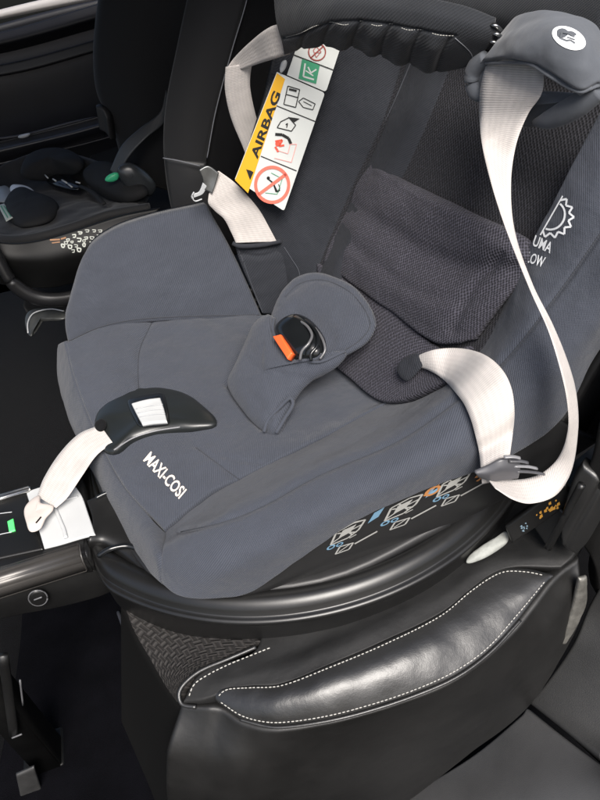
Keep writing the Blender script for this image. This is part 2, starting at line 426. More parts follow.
def disc2(cx, cy, r1, n=28, sy=1): return [[(cx+r1*math.cos(2*math.pi*i/n), cy+sy*r1*math.sin(2*math.pi*i/n)) for i in range(n)]]
def rrect(x0, y0, x1, y1, r_, n=5, corners=(1, 1, 1, 1)):
    P = []
    for k, (cx, cy, a) in enumerate(((x1-r_, y1-r_, 0), (x0+r_, y1-r_, 90), (x0+r_, y0+r_, 180), (x1-r_, y0+r_, 270))):
        if corners[k]:
            for i in range(n+1): w = math.radians(a+90*i/n); P.append((cx+r_*math.cos(w), cy+r_*math.sin(w)))
        else: P.append(((x1, y1), (x0, y1), (x0, y0), (x1, y0))[k])
    return [P]
def text2(s, bold=0.0, shear=0):
    """outline polygons of lettering: unit box (0..1, 0..1), y up"""
    cu = bpy.data.curves.new('t', 'FONT'); cu.body = s; cu.offset = bold; cu.shear = shear; cu.resolution_u = 3
    o = bpy.data.objects.new('t', cu); COL.objects.link(o)
    dg = bpy.context.evaluated_depsgraph_get(); me = bpy.data.meshes.new_from_object(o.evaluated_get(dg))
    V = np.array([v_.co[:2] for v_ in me.vertices]); lo, hi = V.min(0), V.max(0); V = (V-lo)/(hi-lo)
    out = [[tuple(V[i]) for i in p_.vertices] for p_ in me.polygons]
    bpy.data.objects.remove(o); bpy.data.curves.remove(cu); bpy.data.meshes.remove(me)
    return out
def placed(polys, o, ax, ay):
    """unit-box polygons to the 2D space: origin, x axis, y axis"""
    o, ax, ay = map(np.array, (o, ax, ay)); return [[tuple(o+ax*p_[0]+ay*p_[1]) for p_ in q] for q in polys]
def prints(name, polys, fn, m, parent, label=None):
    V, Fc = [], []
    for q in polys:
        pts = [fn(*p_) for p_ in q]
        if any(p_ is None for p_ in pts): continue
        b0 = len(V); V += pts; Fc.append(tuple(range(b0, b0+len(pts))))
    if not V: return None
    o = new(name, V, Fc, m, parent, smooth=False, label=label)
    bm = bmesh.new(); bm.from_mesh(o.data)
    for f in bm.faces:
        f.normal_update()
        c_ = np.array(f.calc_center_median())
        if np.array(f.normal) @ (C-c_) < 0: f.normal_flip()
    bm.to_mesh(o.data); bm.free()
    return o
def seam(P, keys, m, parent, rad=.0008, n=60, off=.0):
    Q = smooth2(P, n); pts = [q for q in (hit(a, c_, keys, off) for a, c_ in Q) if q is not None]
    if len(pts) > 3: return tube('seam', pts, rad, m, parent, seg=6)
# ================================================================== THE CHILD SEAT
seat = thing('child_car_seat', (.0, .12, .42), 'big grey child car seat with loose cream harness straps, nearest the camera', 'child car seat')
# --- fabric shell: cushion, front lip, bolsters
A_ = [y(164, 530, -.07), y(207, 494, -.035), y(247, 473, -.02), y(297, 448, -.01), y(345, 424, 0), y(394, 398, .01)]
cush_far = [z(66, 343, .515), z(100, 328, .515), z(140, 320, .508), z(200, 317, .488), z(262, 315, .468), z(330, 318, .47)]
seams = [([(141, 400), (138, 372), (140, 349), (152, 322)], 2.6, .0034),
         ([(227, 388), (243, 410), (262, 430)], 2.6, .004), ([(196, 448), (215, 462), (240, 482)], 2, .0025), ([(222, 458), (245, 462), (262, 463)], 2.2, .002),
         ([(227, 388), (238, 362), (258, 318)], 3.0, .004)]
cushion = patch('seat_cushion', [cush_far,
    [z(72, 370, .503), z(112, 362, .497), z(160, 356, .487), z(215, 352, .475), z(268, 355, .465), z(355, 360, .468)],
    [z(90, 420, .478), z(135, 410, .477), z(180, 404, .470), z(228, 400, .465), z(285, 398, .465), z(378, 388, .474)],
    [z(120, 480, .462), z(155, 463, .466), z(192, 448, .464), z(240, 436, .462), z(300, 430, .468), z(385, 402, .484)],
    A_], FAB, seat, n=(150, 130), thick=.03, r=.004, grooves=seams, lump=(.0036, 14), puff=.008, er=(1, 1, .35, .7))
lip = patch('front_lip', [[z(64, 341, .517), z(78, 392, .485), z(100, 446, .462), z(121, 483, .452), y(163, 530, -.068), y(176, 535, -.055)],
    [z(58, 344, .485), z(65, 388, .452), z(84, 440, .432), z(113, 490, .432), z(138, 530, .436), y(160, 555, -.126), y(174, 560, -.125)],
    [z(57, 350, .44), z(59, 385, .41), z(77, 435, .392), z(103, 492, .388), z(122, 529, .392), z(142, 563, .405), y(161, 584, -.146), y(176, 590, -.150)]], FAB, seat, n=(110, 60), thick=.010, r=.0035, lump=(.002, 12), puff=.006, er=(1, 0, .5, 1))
farb = patch('bolster', [[y(64, 310, .43), y(82, 258, .435), y(110, 233, .44), y(152, 217, .44), y(207, 205, .44)],
    [y(64, 330, .415), y(92, 292, .42), y(125, 275, .42), y(172, 262, .415), y(236, 258, .41)],
    [y(67, 345, .395), y(100, 331, .395), y(140, 323, .39), y(200, 320, .38), y(263, 318, .37)]], FAB, seat, n=(110, 70), thick=.07, r=.012, er=(1, .5, 1.6, .12), lump=(.003, 10), puff=.014)
nearb = patch('bolster', [
    [y(165, 531, -.07), y(209, 496, -.035), y(249, 475, -.02), y(300, 450, -.01), y(345, 426, 0), y(384, 404, .01), y(442, 380, .01), y(468, 348, -.01), y(510, 283, -.045), y(548, 208, -.065), y(600, 110, -.07)],
    [y(165, 540, -.098), y(216, 511, -.09), y(257, 492, -.085), y(310, 464, -.08), y(365, 440, -.075), y(418, 412, -.075), y(462, 380, -.08), y(496, 342, -.085), y(542, 275, -.10), y(584, 203, -.11), y(626, 130, -.11)],
    [y(163, 548, -.12), y(184, 540, -.132), y(224, 523, -.138), y(264, 508, -.14), y(320, 478, -.14), y(380, 450, -.14), y(432, 421, -.14), y(480, 386, -.14), y(518, 345, -.14), y(567, 284, -.14), y(608, 225, -.14), y(650, 160, -.14)],
    [y(161, 566, -.138), y(186, 574, -.168), y(216, 568, -.182), y(264, 548, -.185), y(322, 514, -.185), y(390, 480, -.185), y(446, 452, -.185), y(500, 423, -.185), y(545, 375, -.185), y(590, 320, -.185), y(630, 262, -.185), y(670, 200, -.185)],
    [y(161, 584, -.148), y(178, 596, -.172), y(204, 600, -.186), y(244, 596, -.19), y(292, 566, -.19), y(360, 520, -.19), y(430, 490, -.19), y(500, 462, -.19), y(556, 426, -.19), y(592, 365, -.19), y(630, 310, -.19), y(680, 240, -.19)]],
    FAB, seat, n=(260, 110), thick=.025, r=.004, er=(0, 1, .8, 1), lump=(.003, 12),
    grooves=[([(180, 532), (225, 522), (265, 506), (320, 476), (400, 441), (460, 400), (505, 361), (563, 287), (604, 228)], 2.6, .0042),
             ([(166, 531), (162, 552), (162, 585)], 1.2, .0012), ([(230, 505), (300, 468), (360, 440), (430, 412), (480, 365), (540, 280)], 13, -.0055), ([(220, 560), (300, 520), (380, 480), (450, 445)], 18, -.005)], puff=.003)
SEAM = mat('seam_thread', (.035, .038, .046), .9)
for P_ in ([(139, 398), (138, 372), (140, 349), (152, 322)], [(227, 388), (243, 410), (262, 429)], [(196, 448), (215, 462), (240, 480)], [(227, 388), (238, 362), (257, 320)]):
    seam(P_, ['seat_cushion'], SEAM, cushion, .0009)
seam([(69, 341), (100, 327), (140, 319), (200, 316), (262, 315)], ['bolster', 'seat_cushion'], SEAM, farb, .0010, n=80)
seam([(181, 532), (225, 522), (265, 506), (320, 476), (400, 441), (460, 400), (505, 361), (563, 287), (604, 228)], ['bolster'], SEAM, nearb, .0009, n=120)
# --- back
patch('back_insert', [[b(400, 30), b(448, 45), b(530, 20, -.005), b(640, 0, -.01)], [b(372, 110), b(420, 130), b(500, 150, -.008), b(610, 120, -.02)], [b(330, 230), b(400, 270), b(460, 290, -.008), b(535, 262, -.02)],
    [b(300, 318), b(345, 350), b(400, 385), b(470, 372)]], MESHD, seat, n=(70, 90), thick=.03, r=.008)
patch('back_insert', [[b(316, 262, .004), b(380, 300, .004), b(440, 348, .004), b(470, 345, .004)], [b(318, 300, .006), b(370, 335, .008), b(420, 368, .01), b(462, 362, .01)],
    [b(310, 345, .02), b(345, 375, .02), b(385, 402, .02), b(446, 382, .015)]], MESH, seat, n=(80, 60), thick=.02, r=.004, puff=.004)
# lumbar pad of spacer mesh
patch('lumbar_pad', [[b(373, 160, 0.004), b(392, 172, 0.006), b(430, 190, 0.010), b(480, 214, 0.010), b(520, 232, 0.008), b(540, 246, 0.004)],
    [b(360, 178, 0.006), b(382, 188, 0.020), b(425, 206, 0.024), b(472, 232, 0.024), b(512, 252, 0.020), b(532, 262, 0.006)],
    [b(342, 215, 0.006), b(368, 228, 0.018), b(412, 250, 0.012), b(455, 268, 0.010), b(498, 276, 0.012), b(522, 276, 0.004)],
    [b(330, 240, 0.004), b(356, 256, 0.016), b(400, 284, 0.020), b(440, 302, 0.022), b(478, 306, 0.018), b(506, 300, 0.004)],
    [b(322, 262, .004), b(348, 283, .008), b(390, 313, .013), b(430, 342, .014), b(456, 344, .012), b(474, 340, .006)]], MESH, seat, n=(110, 90), thick=.012, r=.007,
    lump=(.0026, 16), grooves=[([(340, 232), (372, 262), (430, 296), (480, 296), (516, 268)], 8, .0035), ([(352, 206), (400, 236), (450, 262), (516, 268)], 9, .003), ([(378, 172), (420, 196), (470, 220), (525, 240)], 4, -.003), ([(500, 255), (470, 290), (452, 330)], 5, .004)])
patch('side_wing', [[y(284, 24, .40), y(268, 100, .40), y(246, 176, .40), y(246, 238, .40), y(262, 300, .395)],
    [y(335, 26, .40), y(318, 110, .405), y(290, 190, .40), y(278, 250, .395), y(282, 305, .385)],
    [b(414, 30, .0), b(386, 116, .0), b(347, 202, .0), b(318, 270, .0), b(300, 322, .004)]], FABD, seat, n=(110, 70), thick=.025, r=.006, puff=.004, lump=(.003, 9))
patch('back_strip', [[b(414, 32, .0), b(388, 115, .002), b(349, 202, .004), b(320, 270, .004), b(302, 322, .004)],
    [b(440, 36, .0), b(420, 100, .008), b(378, 190, .012), b(338, 262, .012), b(318, 325, .012)],
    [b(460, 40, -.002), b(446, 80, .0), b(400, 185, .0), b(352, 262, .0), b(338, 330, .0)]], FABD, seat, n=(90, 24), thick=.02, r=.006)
# hook pocket on the far side
patch('pocket', [[y(235, 243, .402), y(258, 240, .40), y(281, 243, .398)], [y(240, 262, .392), y(266, 262, .385), y(296, 262, .380)], [y(263, 314, .368), y(282, 316, .362), y(304, 318, .36)]],
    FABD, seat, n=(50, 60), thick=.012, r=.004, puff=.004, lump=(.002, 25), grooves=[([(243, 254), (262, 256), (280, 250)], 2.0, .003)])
seam([(237, 246), (242, 258), (252, 286), (263, 313)], ['pocket', 'bolster', 'side_wing'], SEAM, seat, .0014)
seam([(284, 247), (291, 258), (299, 272), (301, 296), (303, 312)], ['pocket', 'side_wing'], SEAM, seat, .0012)
seam([(412, 60), (388, 116), (348, 202), (319, 270), (302, 318)], ['side_wing', 'back_strip'], SEAM, seat, .0014)
tube('pocket_welt', [y(233, 243, .395), y(240, 246, .388), y(262, 245, .386), y(281, 241, .386)], .0042, FABD, seat, n=24)
tube('piping', [y(281, 243, .392), y(290, 255, .385), y(299, 272, .38), y(302, 290, .375)], .0022, FABD, seat, n=24)
# head support above (dark padded edge behind the pads)
patch('head_support', [[b(300, -30, .05), b(400, -40, .05), b(520, -40, .05), b(640, -60, .05)], [b(330, 0, .05), b(420, 2, .06), b(500, 16, .05), b(600, 30, .04)], [b(340, 30, .0), b(420, 45, .01), b(500, 55, .0), b(600, 70, .0)]],
    FABP, seat, n=(60, 40), thick=.02, r=.01, lump=(.002, 12))
# --- crotch pad
PC = plane3(z(233, 395, .478), z(276, 436, .466), z(330, 277, .60))
c = lambda u, v, o=0.: onplane(u, v, PC, o)
lobe = pillow('crotch_pad', [c(262, 352, -.008), c(272, 318), c(283, 291), c(298, 278), c(322, 274), c(350, 284), c(368, 303), c(376, 325), c(366, 343), c(342, 358), c(318, 369), c(290, 392, -.008)], .022, FAB, seat, hb=.010,
    grooves=[([(285, 297), (299, 284), (322, 280), (347, 290), (363, 307), (370, 325), (361, 339), (340, 353), (325, 360)], 2.0, .0035), ([(296, 312), (318, 318), (330, 340)], 8, .005)], lump=(.003, 22), power=3.5)
seam([(285, 297), (299, 284), (322, 280), (347, 290), (363, 307), (370, 325), (361, 339), (340, 353), (325, 360)], ['crotch_pad'], SEAM, lobe, .0008)
slv = pillow('crotch_sleeve', [c(249, 338, .008), c(259, 320, .012), c(272, 315, .016), c(276, 338, .02), c(292, 357, .02), c(320, 362, .02), c(346, 351, .014), c(338, 366, .006), c(308, 384, .004), c(295, 400), c(286, 420), c(279, 435), c(266, 434), c(246, 414, .002), c(229, 385, .004), c(238, 362, .006)], .024, FAB, seat, hb=.012,
    center=c(270, 375, .008), grooves=[([(262, 433), (270, 418), (283, 404)], 2.0, .005), ([(283, 404), (300, 388), (330, 370)], 1.6, .003), ([(276, 372), (290, 376), (304, 378)], 3.5, .004), ([(245, 360), (262, 372), (284, 380)], 4, .003), ([(250, 395), (262, 405), (270, 418)], 3, .003)], lump=(.0028, 20), power=3.2)
tube('piping', [c(264, 432, .012), c(268, 420, .016), c(279, 408, .018), (c(290, 398, .018)), c(293, 404, .012), c(285, 418, .012), c(276, 433, .01)], .0028, FAB, seat, n=40)
tube('piping', [c(274, 318, .022), c(273, 330, .026), c(281, 347, .028), c(294, 357, .028), c(318, 362, .027), c(345, 351, .018)], .0024, FAB, seat, n=40)
# buckle
bk = pillow('buckle', [c(276, 330, .026), c(284, 320, .028), c(297, 315, .030), c(309, 319, .028), c(320, 330, .024), c(326, 343, .022), c(322, 358, .024), (c(300, 362, .026)), (c(286, 350, .026))], .022, BLKG, seat, hb=.01, power=3.2)
BARM = mat('bar_plastic', (.10, .10, .105), .2, spec=.7)
tube('latch_bar', [c(300, 360, 0.046), c(302, 351, 0.052), c(309, 343, 0.052), c(312, 335, 0.050), c(307, 326, 0.049), c(298, 320, 0.042)], .0022, BARM, bk, n=30)
tube('latch_bar', [c(311, 361, 0.042), c(311, 354, 0.048), c(317, 346, 0.047), c(318, 336, 0.045), c(312, 326, 0.044), (c(305, 320, 0.040))], .0026, BLKG, bk, n=30)
tube('latch_bar', [c(320, 359, 0.034), c(325, 350, 0.036), c(322, 338, 0.040), c(315, 328, 0.040)], .002, BARM, bk, n=30)
ob = patch('release_button', [[c(272, 336, 0.046), c(280, 334, 0.050)], [c(279, 347, 0.048), c(285, 343, 0.052)], [c(287, 359, 0.048), c(292, 353, 0.050)]], ORNG, bk, n=(14, 20), thick=.012, r=.002)
# harness slot cover near side
pillow('strap_guide', [b(397, 371, .03), b(400, 362, .03), b(410, 355, .028), b(420, 354, .028), b(424, 362, .026), b(416, 374, .026), b(406, 381, .028)], .004, FABD, seat, hb=.004, power=4)
# --- adjuster housing
ZA = lambda u, v, o=0.: z(u, v, .477+o)
BARM0 = mat('edge_grey', (.20, .20, .21), .3)
hous = pillow('adjuster_housing', [ZA(96, 432, -.004), ZA(95, 420), ZA(103, 405), ZA(119, 395), ZA(140, 389), ZA(165, 389), ZA(187, 395), ZA(204, 407), ZA(217, 424, -.003), ZA(198, 429), ZA(178, 431), ZA(154, 434), ZA(133, 441), ZA(115, 453, -.002), ZA(102, 450, -.006)], .014, mat('satin_housing', (.014, .016, .016), .34, spec=.6, bump=('noise', 900, .15, .0003), var=(14, .12)), seat, hb=.02, power=3.2, lump=(.0006, 30))
tube('trim_edge', [ZA(114, 450, .006), ZA(133, 438, .007), ZA(155, 431, .007), ZA(180, 427, .006)], .0012, BARM0, hous, n=30)
pillow('button_frame', [ZA(127, 402, .012), ZA(133, 398, .013), ZA(160, 393, .014), ZA(165, 396, .013), ZA(170, 422, .012), ZA(166, 425, .012), ZA(141, 427, .012), ZA(136, 423, .012)], .006, BLKG, hous, hb=.004, power=6, normal=(0, 0, 1))
hb_ = patch('adjuster_button', [[ZA(131, 403, .021), ZA(146, 399, .022), ZA(160, 397, .021)], [ZA(136, 413, .020), ZA(149, 410, .021), ZA(164, 409, .020)], [ZA(142, 424, .021), ZA(154, 422, .022), ZA(167, 421, .021)]], WHT, hous, n=(26, 26), thick=.006, r=.002, lump=(.0006, 40))
for f_ in (.3, .5, .7):
    tube('grip_rib', [ZA(133+9*f_, 403+20*f_, .0215), ZA(148+8*f_, 399+22*f_, .0225), ZA(161+6*f_, 397+24*f_, .0215)], .0006, GREYP, hb_, n=10)
pillow('strap_slot', [ZA(95, 424, .006), ZA(101, 419, .009), ZA(106, 422, .010), ZA(104, 430, .009), ZA(97, 431, .004)], .003, DARK, hous, hb=.002, power=5)
strapend = [z(56, 508, .432), z(67, 498, .440), z(82, 476, .462), z(97, 455, .470), z(113, 443, .482)]
strapst = [z(37, 496, .432), z(44, 478, .446), z(60, 453, .466), z(79, 434, .478), z(100, 425, .484)]
ribbon('adjuster_strap', strapst, strapend, WEB, seat, thick=.002)
tabE = pillow('strap_end_tab', [z(38, 496, .436), z(41, 503, .438), z(53, 506, .436), z(53, 510, .436), z(46, 518, .436), z(40, 529, .434), z(31, 532, .434), z(27, 525, .434), z(25, 508, .434)], .005, mat('tab_skin', (.56, .50, .46), .5, var=(40, .08)), seat, hb=.003, power=5)
tube('tab_slot', [z(36, 523, .4395), z(41, 517, .4405)], .0012, DARK, tabE, n=6)
# --- shoulder pads
PF = plane3(y(275, 20, .33), y(495, 30, .06), y(300, 110, .35))
fp = lambda u, v, o=0.: onplane(u, v, PF, o)
fold = []
for u0, v0, u1, v1 in ((306, 32, 300, 55), (330, 24, 322, 50), (360, 22, 350, 52), (390, 25, 379, 58), (420, 31, 408, 66), (450, 38, 436, 70)):
    fold.append(([(u0, v0), ((u0+u1)/2-2, (v0+v1)/2), (u1, v1)], 2.4, .004))
for u0, v0 in ((344, 38), (373, 42), (402, 47), (431, 54)):
    fold.append(([(u0+3, v0-8), (u0-3, v0+12)], 8, -.006))
farpad = patch('shoulder_pad', [[fp(272, -6, .0), fp(300, -12, .01), fp(350, -10, .015), fp(410, -6, .015), fp(460, 2, .01), fp(497, 16, .0)],
    [fp(275, 20, .012), fp(302, 12, .03), fp(350, 6, .036), fp(408, 12, .036), fp(458, 22, .03), fp(496, 32, .012)],
    [fp(280, 40, .016), fp(305, 32, .034), fp(350, 27, .040), fp(402, 36, .040), fp(450, 46, .032), fp(490, 46, .012)],
    [fp(283, 57, .004), fp(310, 50, .014), fp(352, 50, .014), fp(398, 64, .014), fp(438, 73, .012), fp(476, 66, .002)]], FABP, seat, n=(220, 90), thick=.012, r=.006, lump=(.0022, 14),
    grooves=fold+[([(284, 38), (304, 34), (330, 23), (362, 21), (400, 26), (455, 36)], 1.6, .003)])
seam([(455, 38), (470, 52), (474, 62)], ['shoulder_pad'], THRD, farpad, .0006)
for k_, (a0, a1) in enumerate((((490, 24), (500, 30)), ((491, 33), (502, 38)), ((489, 41), (498, 46)))):
    tube('strap_clip', [fp(*a0, .004), fp((a0[0]+a1[0])/2, (a0[1]+a1[1])/2-2, .012), fp(*a1, .004)], .0035, STEEL, seat, n=10, squash=.6)
dashes('stitching', [q for q in (hit(*p_, ['shoulder_pad'], .0004) for p_ in [(286, 37), (300, 33), (315, 26), (330, 22), (345, 25), (361, 21), (377, 26), (392, 24), (407, 30), (422, 30), (438, 35), (455, 36)]) if q is not None], THR, farpad, step=.0034, ln=.0030, rad=.0005)
NP = plane3(b(480, 90, .10), b(600, 95, .10), b(540, 20, .12))
npf = lambda u, v, o=0.: onplane(u, v, NP, o)
pillow('shoulder_pad_back', [npf(472, 66, -.02), npf(482, 58, -.015), npf(500, 70, -.01), npf(540, 100, -.01), npf(590, 100, -.02), npf(572, 112, -.03), npf(545, 124, -.035), npf(530, 126, -.035), npf(500, 110, -.035), npf(478, 98, -.035), npf(470, 84, -.03)], .012, PADG, seat, hb=.012, power=5, lump=(.001, 20))
tube('shoulder_pad_lip', [npf(486, 58, -.004), npf(476, 67, -.008), npf(472, 80, -.012), npf(476, 93, -.016), npf(486, 100, -.02)], [.007, .009, .009, .008, .003], PADG, seat, n=30, seg=14, squash=1.3)
tube('shoulder_pad_lip', [npf(534, 123, -.02), npf(548, 120, -.014), npf(566, 112, -.008), npf(584, 101, -.004), npf(600, 90, -.004)], [.003, .008, .010, .010, .008], PADG, seat, n=30, seg=14, squash=1.3)
nearpad = patch('shoulder_pad', [[npf(500, 30, -.035), npf(518, 16, -.02), npf(552, 9, -.01), npf(585, 18, -.02), npf(606, 38, -.03), npf(622, 60, -.04)],
    [npf(492, 44, .0), npf(516, 34, .018), npf(555, 28, .026), npf(586, 38, .02), npf(602, 56, .004), npf(615, 78, -.01)],
    [npf(483, 56, .004), npf(512, 52, .026), npf(548, 54, .034), npf(580, 66, .028), npf(598, 76, .008), npf(606, 88, -.005)],
    [npf(476, 66, -.004), npf(494, 62, .012), npf(525, 66, .026), npf(556, 84, .03), npf(582, 95, .018), npf(598, 88, -.0)]], PADG, seat, n=(110, 90), thick=.012, r=.009, lump=(.0045, 16),
    grooves=[([(484, 62), (505, 60), (525, 62), (540, 68), (560, 82), (580, 92), (598, 84)], 1.8, .003)])
tube('piping', [q for q in (hit(*p_, ['shoulder_pad'], .0004) for p_ in [(486, 63), (500, 61), (512, 61), (524, 63), (534, 66), (545, 73), (558, 81), (570, 88), (582, 92), (592, 88)]) if q is not None], .0018, PADG, nearpad, n=50)
# badge on the near pad: white disc with a small mark
kp = ['shoulder_pad']
bo, bx_, by_ = np.array([569., 38.5]), np.array([16.5, 6.5]), np.array([-2.4, 10.0])
ol = lambda s_, t_, off=.0007: hit(*(bo+bx_*s_+by_*t_), kp, off)
prints('badge', ring2(0, 0, 1, 1, n=40), ol, WPRT, nearpad)
prints('badge_mark', poly_line([(-.38, -.30), (-.05, -.38), (.30, -.30)], .10)+poly_line([(-.42, .28), (-.1, .30), (.12, .12), (.42, .22)], .10)+poly_line([(-.45, -.3), (-.45, .3)], .10)+poly_line([(-.1, -.02), (.36, -.06)], .09), lambda s_, t_: ol(s_, t_, .0012), mat('grey_ink', (.10, .11, .12), .6), nearpad)
# --- harness straps
ribbon('harness_strap', [fp(288, 22, -.004), fp(270, 27, .004), fp(250, 42, .0), y(234, 58, .42), y(227, 68, .425)],
       [fp(290, 54, -.002), fp(274, 59, .006), fp(258, 64, .0), y(240, 70, .42), y(230, 72, .43)], WEB, seat, bow=.001)
ribbon('harness_strap', [y(225.5, 67, .424), y(225, 90, .43), y(231, 118, .44), y(244, 150, .45), y(252, 175, .455)],
       [y(252, 62, .415), y(250, 84, .425), y(254, 108, .435), y(262, 135, .45), y(272, 160, .455)], WEB, seat, bow=-.001)
lowS = ribbon('harness_strap', [y(215, 172, .41), y(208, 201, .40), y(214, 210, .398), y(224, 219, .395), y(231, 232, .392), y(236, 243, .388)],
       [y(219, 171, .41), y(234, 182, .40), y(248, 196, .396), y(260, 211, .392), y(269, 227, .388), y(277, 242, .384)], WEB, seat, bow=.002)
# metal hook plate at its end
TGD = mat('dark_steel', (.16, .165, .165), .32, metal=.8, var=(40, .2))
hk = patch('harness_hook', [[y(199, 170, .405), y(208, 166, .405), y(219, 173, .400)], [y(203, 180, .402), y(210, 178, .402), y(216, 183, .398)], [y(204, 190, .400), y(209, 192, .398), (y(212, 194, .396))]], TGD, seat, n=(24, 24), thick=.004, r=.0015)
patch('hook_claw', [[y(203, 183, .400), y(207, 186, .400)], [y(199, 192, .400), y(203, 194, .400)], [y(193, 194, .400), y(194, 198, .400)]], GREYP, hk, n=(14, 20), thick=.003, r=.001)
tube('hook_tip', [y(194, 192, .400), y(192, 196, .400), y(195, 201, .400), y(202, 199, .399)], .0018, GREYP, hk, n=16, squash=.6)
# long near strap: pad -> down -> loop
ribbon('harness_strap', [npf(490, 56, -.006), npf(484, 72, -.004), npf(480, 92, -.002), npf(479.5, 118, .0), y(483, 150, -.03), y(493, 190, -.07), y(508, 235, -.11), y(530, 290, -.16), y(548, 330, -.20), y(561, 372, -.235), y(567.5, 405, -.25), y(567.5, 432, -.25), y(558, 458, -.24), y(542, 473, -.235), y(524, 479, -.23), y(505, 479, -.225), y(484, 474, -.218)],
       [npf(541, 60, .0), npf(544, 78, .004), npf(541, 95, .006), npf(528, 114, .004), y(516, 145, -.05), y(511, 185, -.075), y(515, 232, -.105), y(533, 285, -.155), y(553, 325, -.19), y(569, 365, -.22), y(576.5, 395, -.235), y(578, 430, -.245), y(571, 472, -.25), y(556, 495, -.26), y(532, 503.5, -.265), y(514, 500, -.262), y(496, 489, -.25)], WEB, seat, n=200)
hs = lambda u, v, o: hit(u, v, ['bolster', 'back_insert'], .0) + (C-hit(u, v, ['bolster', 'back_insert'], .0))/np.linalg.norm(C-hit(u, v, ['bolster', 'back_insert'], .0))*o
ribbon('harness_strap', [hs(404, 371, .004), hs(413, 359, .02), hs(431, 350.5, .035), hs(451, 348, .035), hs(471, 350, .03), hs(490, 358, .022), hs(504, 372, .018), hs(512, 390, .018), hs(514.5, 412, .02), hs(513, 432, .02), y(510, 455, -.225), y(508, 474, -.222)],
       [hs(406, 373, .002), hs(420, 368, .012), hs(434, 373, .012), hs(445, 381, .010), hs(455, 392, .010), hs(464, 404, .012), hs(471, 420, .013), hs(476, 438, .014), hs(479, 452, .014), y(481, 470, -.220), y(482, 484, -.220)], WEB, seat, n=140, bow=.002)
# tongue / hook plate under the strap
TGM = mat('tongue_plastic', (.075, .075, .082), .35, spec=.5, var=(40, .1))
tg = patch('harness_tongue', [[y(474, 470, -.226), y(486, 466, -.230), y(502, 459, -.234), y(521, 461, -.238)], [y(475, 474, -.230), y(488, 474, -.236), y(504, 469, -.240), y(521, 470, -.240)], [y(478, 478, -.228), y(492, 482, -.234), y(505, 481, -.238), y(519, 479, -.240)]], TGM, seat, n=(40, 24), thick=.005, r=.0025)
for k, (u_, v_, e_) in enumerate([(504, 457, 523), (509, 461, 531), (514, 466, 540), (516, 471, 547)]):
    tube('tongue_prong', [y(u_, v_, -.238), y((u_+e_)/2, v_-.3+k*.4, -.241), y(e_-3, v_+1+k*.7, -.243)], .0026, [BARM0, TGM][k % 2], tg, n=10, squash=.55)
# --- lower shell of the seat (black plastic below the cover) with picture instructions
patch('seat_shell', [[y(225, 590, -.183), y(262, 580, -.183), y(320, 541, -.183), y(390, 502, -.183), y(452, 478, -.183), y(500, 458, -.183), y(560, 420, -.18)],
    [y(240, 596, -.18), y(275, 588, -.182), y(330, 568, -.182), y(400, 536, -.182), y(465, 502, -.182), y(515, 474, -.182), y(575, 430, -.18)],
    [y(250, 596, -.165), y(300, 596, -.165), y(350, 580, -.165), y(412, 555, -.165), y(480, 512, -.165), y(530, 484, -.165), y(600, 440, -.16)],
    [y(260, 590, -.12), y(310, 590, -.12), y(360, 570, -.12), y(420, 545, -.12), y(490, 500, -.12), y(540, 470, -.12), y(600, 430, -.12)]],
    SHELL, seat, n=(110, 50), thick=.01, r=.003)
patch('back_shell', [[y(500, 462, -.17), y(560, 426, -.17), y(596, 372, -.17), y(640, 300, -.17)], [y(520, 490, -.12), y(580, 440, -.12), y(620, 390, -.12), y(660, 320, -.12)]], SHELL, seat, n=(30, 20), thick=.02, r=.003)
patch('underside', [[z(110, 520, .40), z(160, 580, .40), z(240, 590, .40), z(340, 575, .40), z(450, 520, .41)], [z(60, 380, .39), z(140, 470, .385), z(230, 490, .385), z(330, 470, .385), z(430, 430, .39)]], SHELL, seat, n=(20, 20), thick=.02, r=.003, flip=False)
# instruction pictures printed in grey line work along the shell
random.seed(11)
sh = ['seat_shell']
def shellmap(o, ax, ay):
    o, ax, ay = map(np.array, (o, ax, ay)); return lambda s_, t_: hit(*(o+ax*s_+ay*t_), sh, .0007)
gi = mat('grey_print', (.30, .30, .285), .6)
for o_, sc_ in (((330, 548), 1.0), ((384, 524), 1.1), ((436, 500), 1.0)):
    fn = shellmap(o_, (34*sc_, -14*sc_), (3, -17))
    g1 = poly_line([(.0, .2), (.12, .85), (.6, 1.0), (.95, .9), (.8, .45), (.5, .2)], .07, True)+poly_line([(.15, .75), (.75, .35)], .06)+poly_line([(.3, .95), (.62, .3)], .05)+poly_line([(.05, .3), (.5, .6), (.9, .7)], .06)
    g1 += [[(.2, .4), (.55, .5), (.7, .85), (.3, .8)]]
    prints('pictogram', g1, fn, gi, nearb if False else seat)
    prints('pictogram', ring2(.02, .05, .13, .06, 14)+ring2(.28, .0, .11, .05, 14)+[[(1.05, .6), (1.35, .75), (1.5, 1.2), (1.2, 1.1)]], fn, BLUEI, seat)
    prints('pictogram', poly_line([(.55, .15), (.75, .2)], .05)+poly_line([(.2, -.5), (.3, -.15), (.7, -.25), (.6, -.55)], .06, True)+poly_line([(.75, -.35), (1.4, -.15)], .09)+poly_line([(.3, -.45), (.6, -.25)], .05), fn, gi, seat)
fn = shellmap((430, 505), (34, -14), (3, -17))
prints('pictogram', ring2(.0, .85, .25, .1, 16)+poly_line([(1.3, .55), (1.6, 1.15)], .12)+poly_line([(-.25, .75), (.2, 1.15)], .1)+poly_line([(1.35, .3), (1.75, .75)], .1), fn, ORI, seat)
# lettering on the lip
L_ = text2('MAXI-COSI', bold=.02)
prints('lettering', placed(L_, (143, 461), (36, 38.5), (8.2, -9.6)), lambda s_, t_: hit(s_, t_, ['seat_cushion'], .0008), CREAM, cushion)
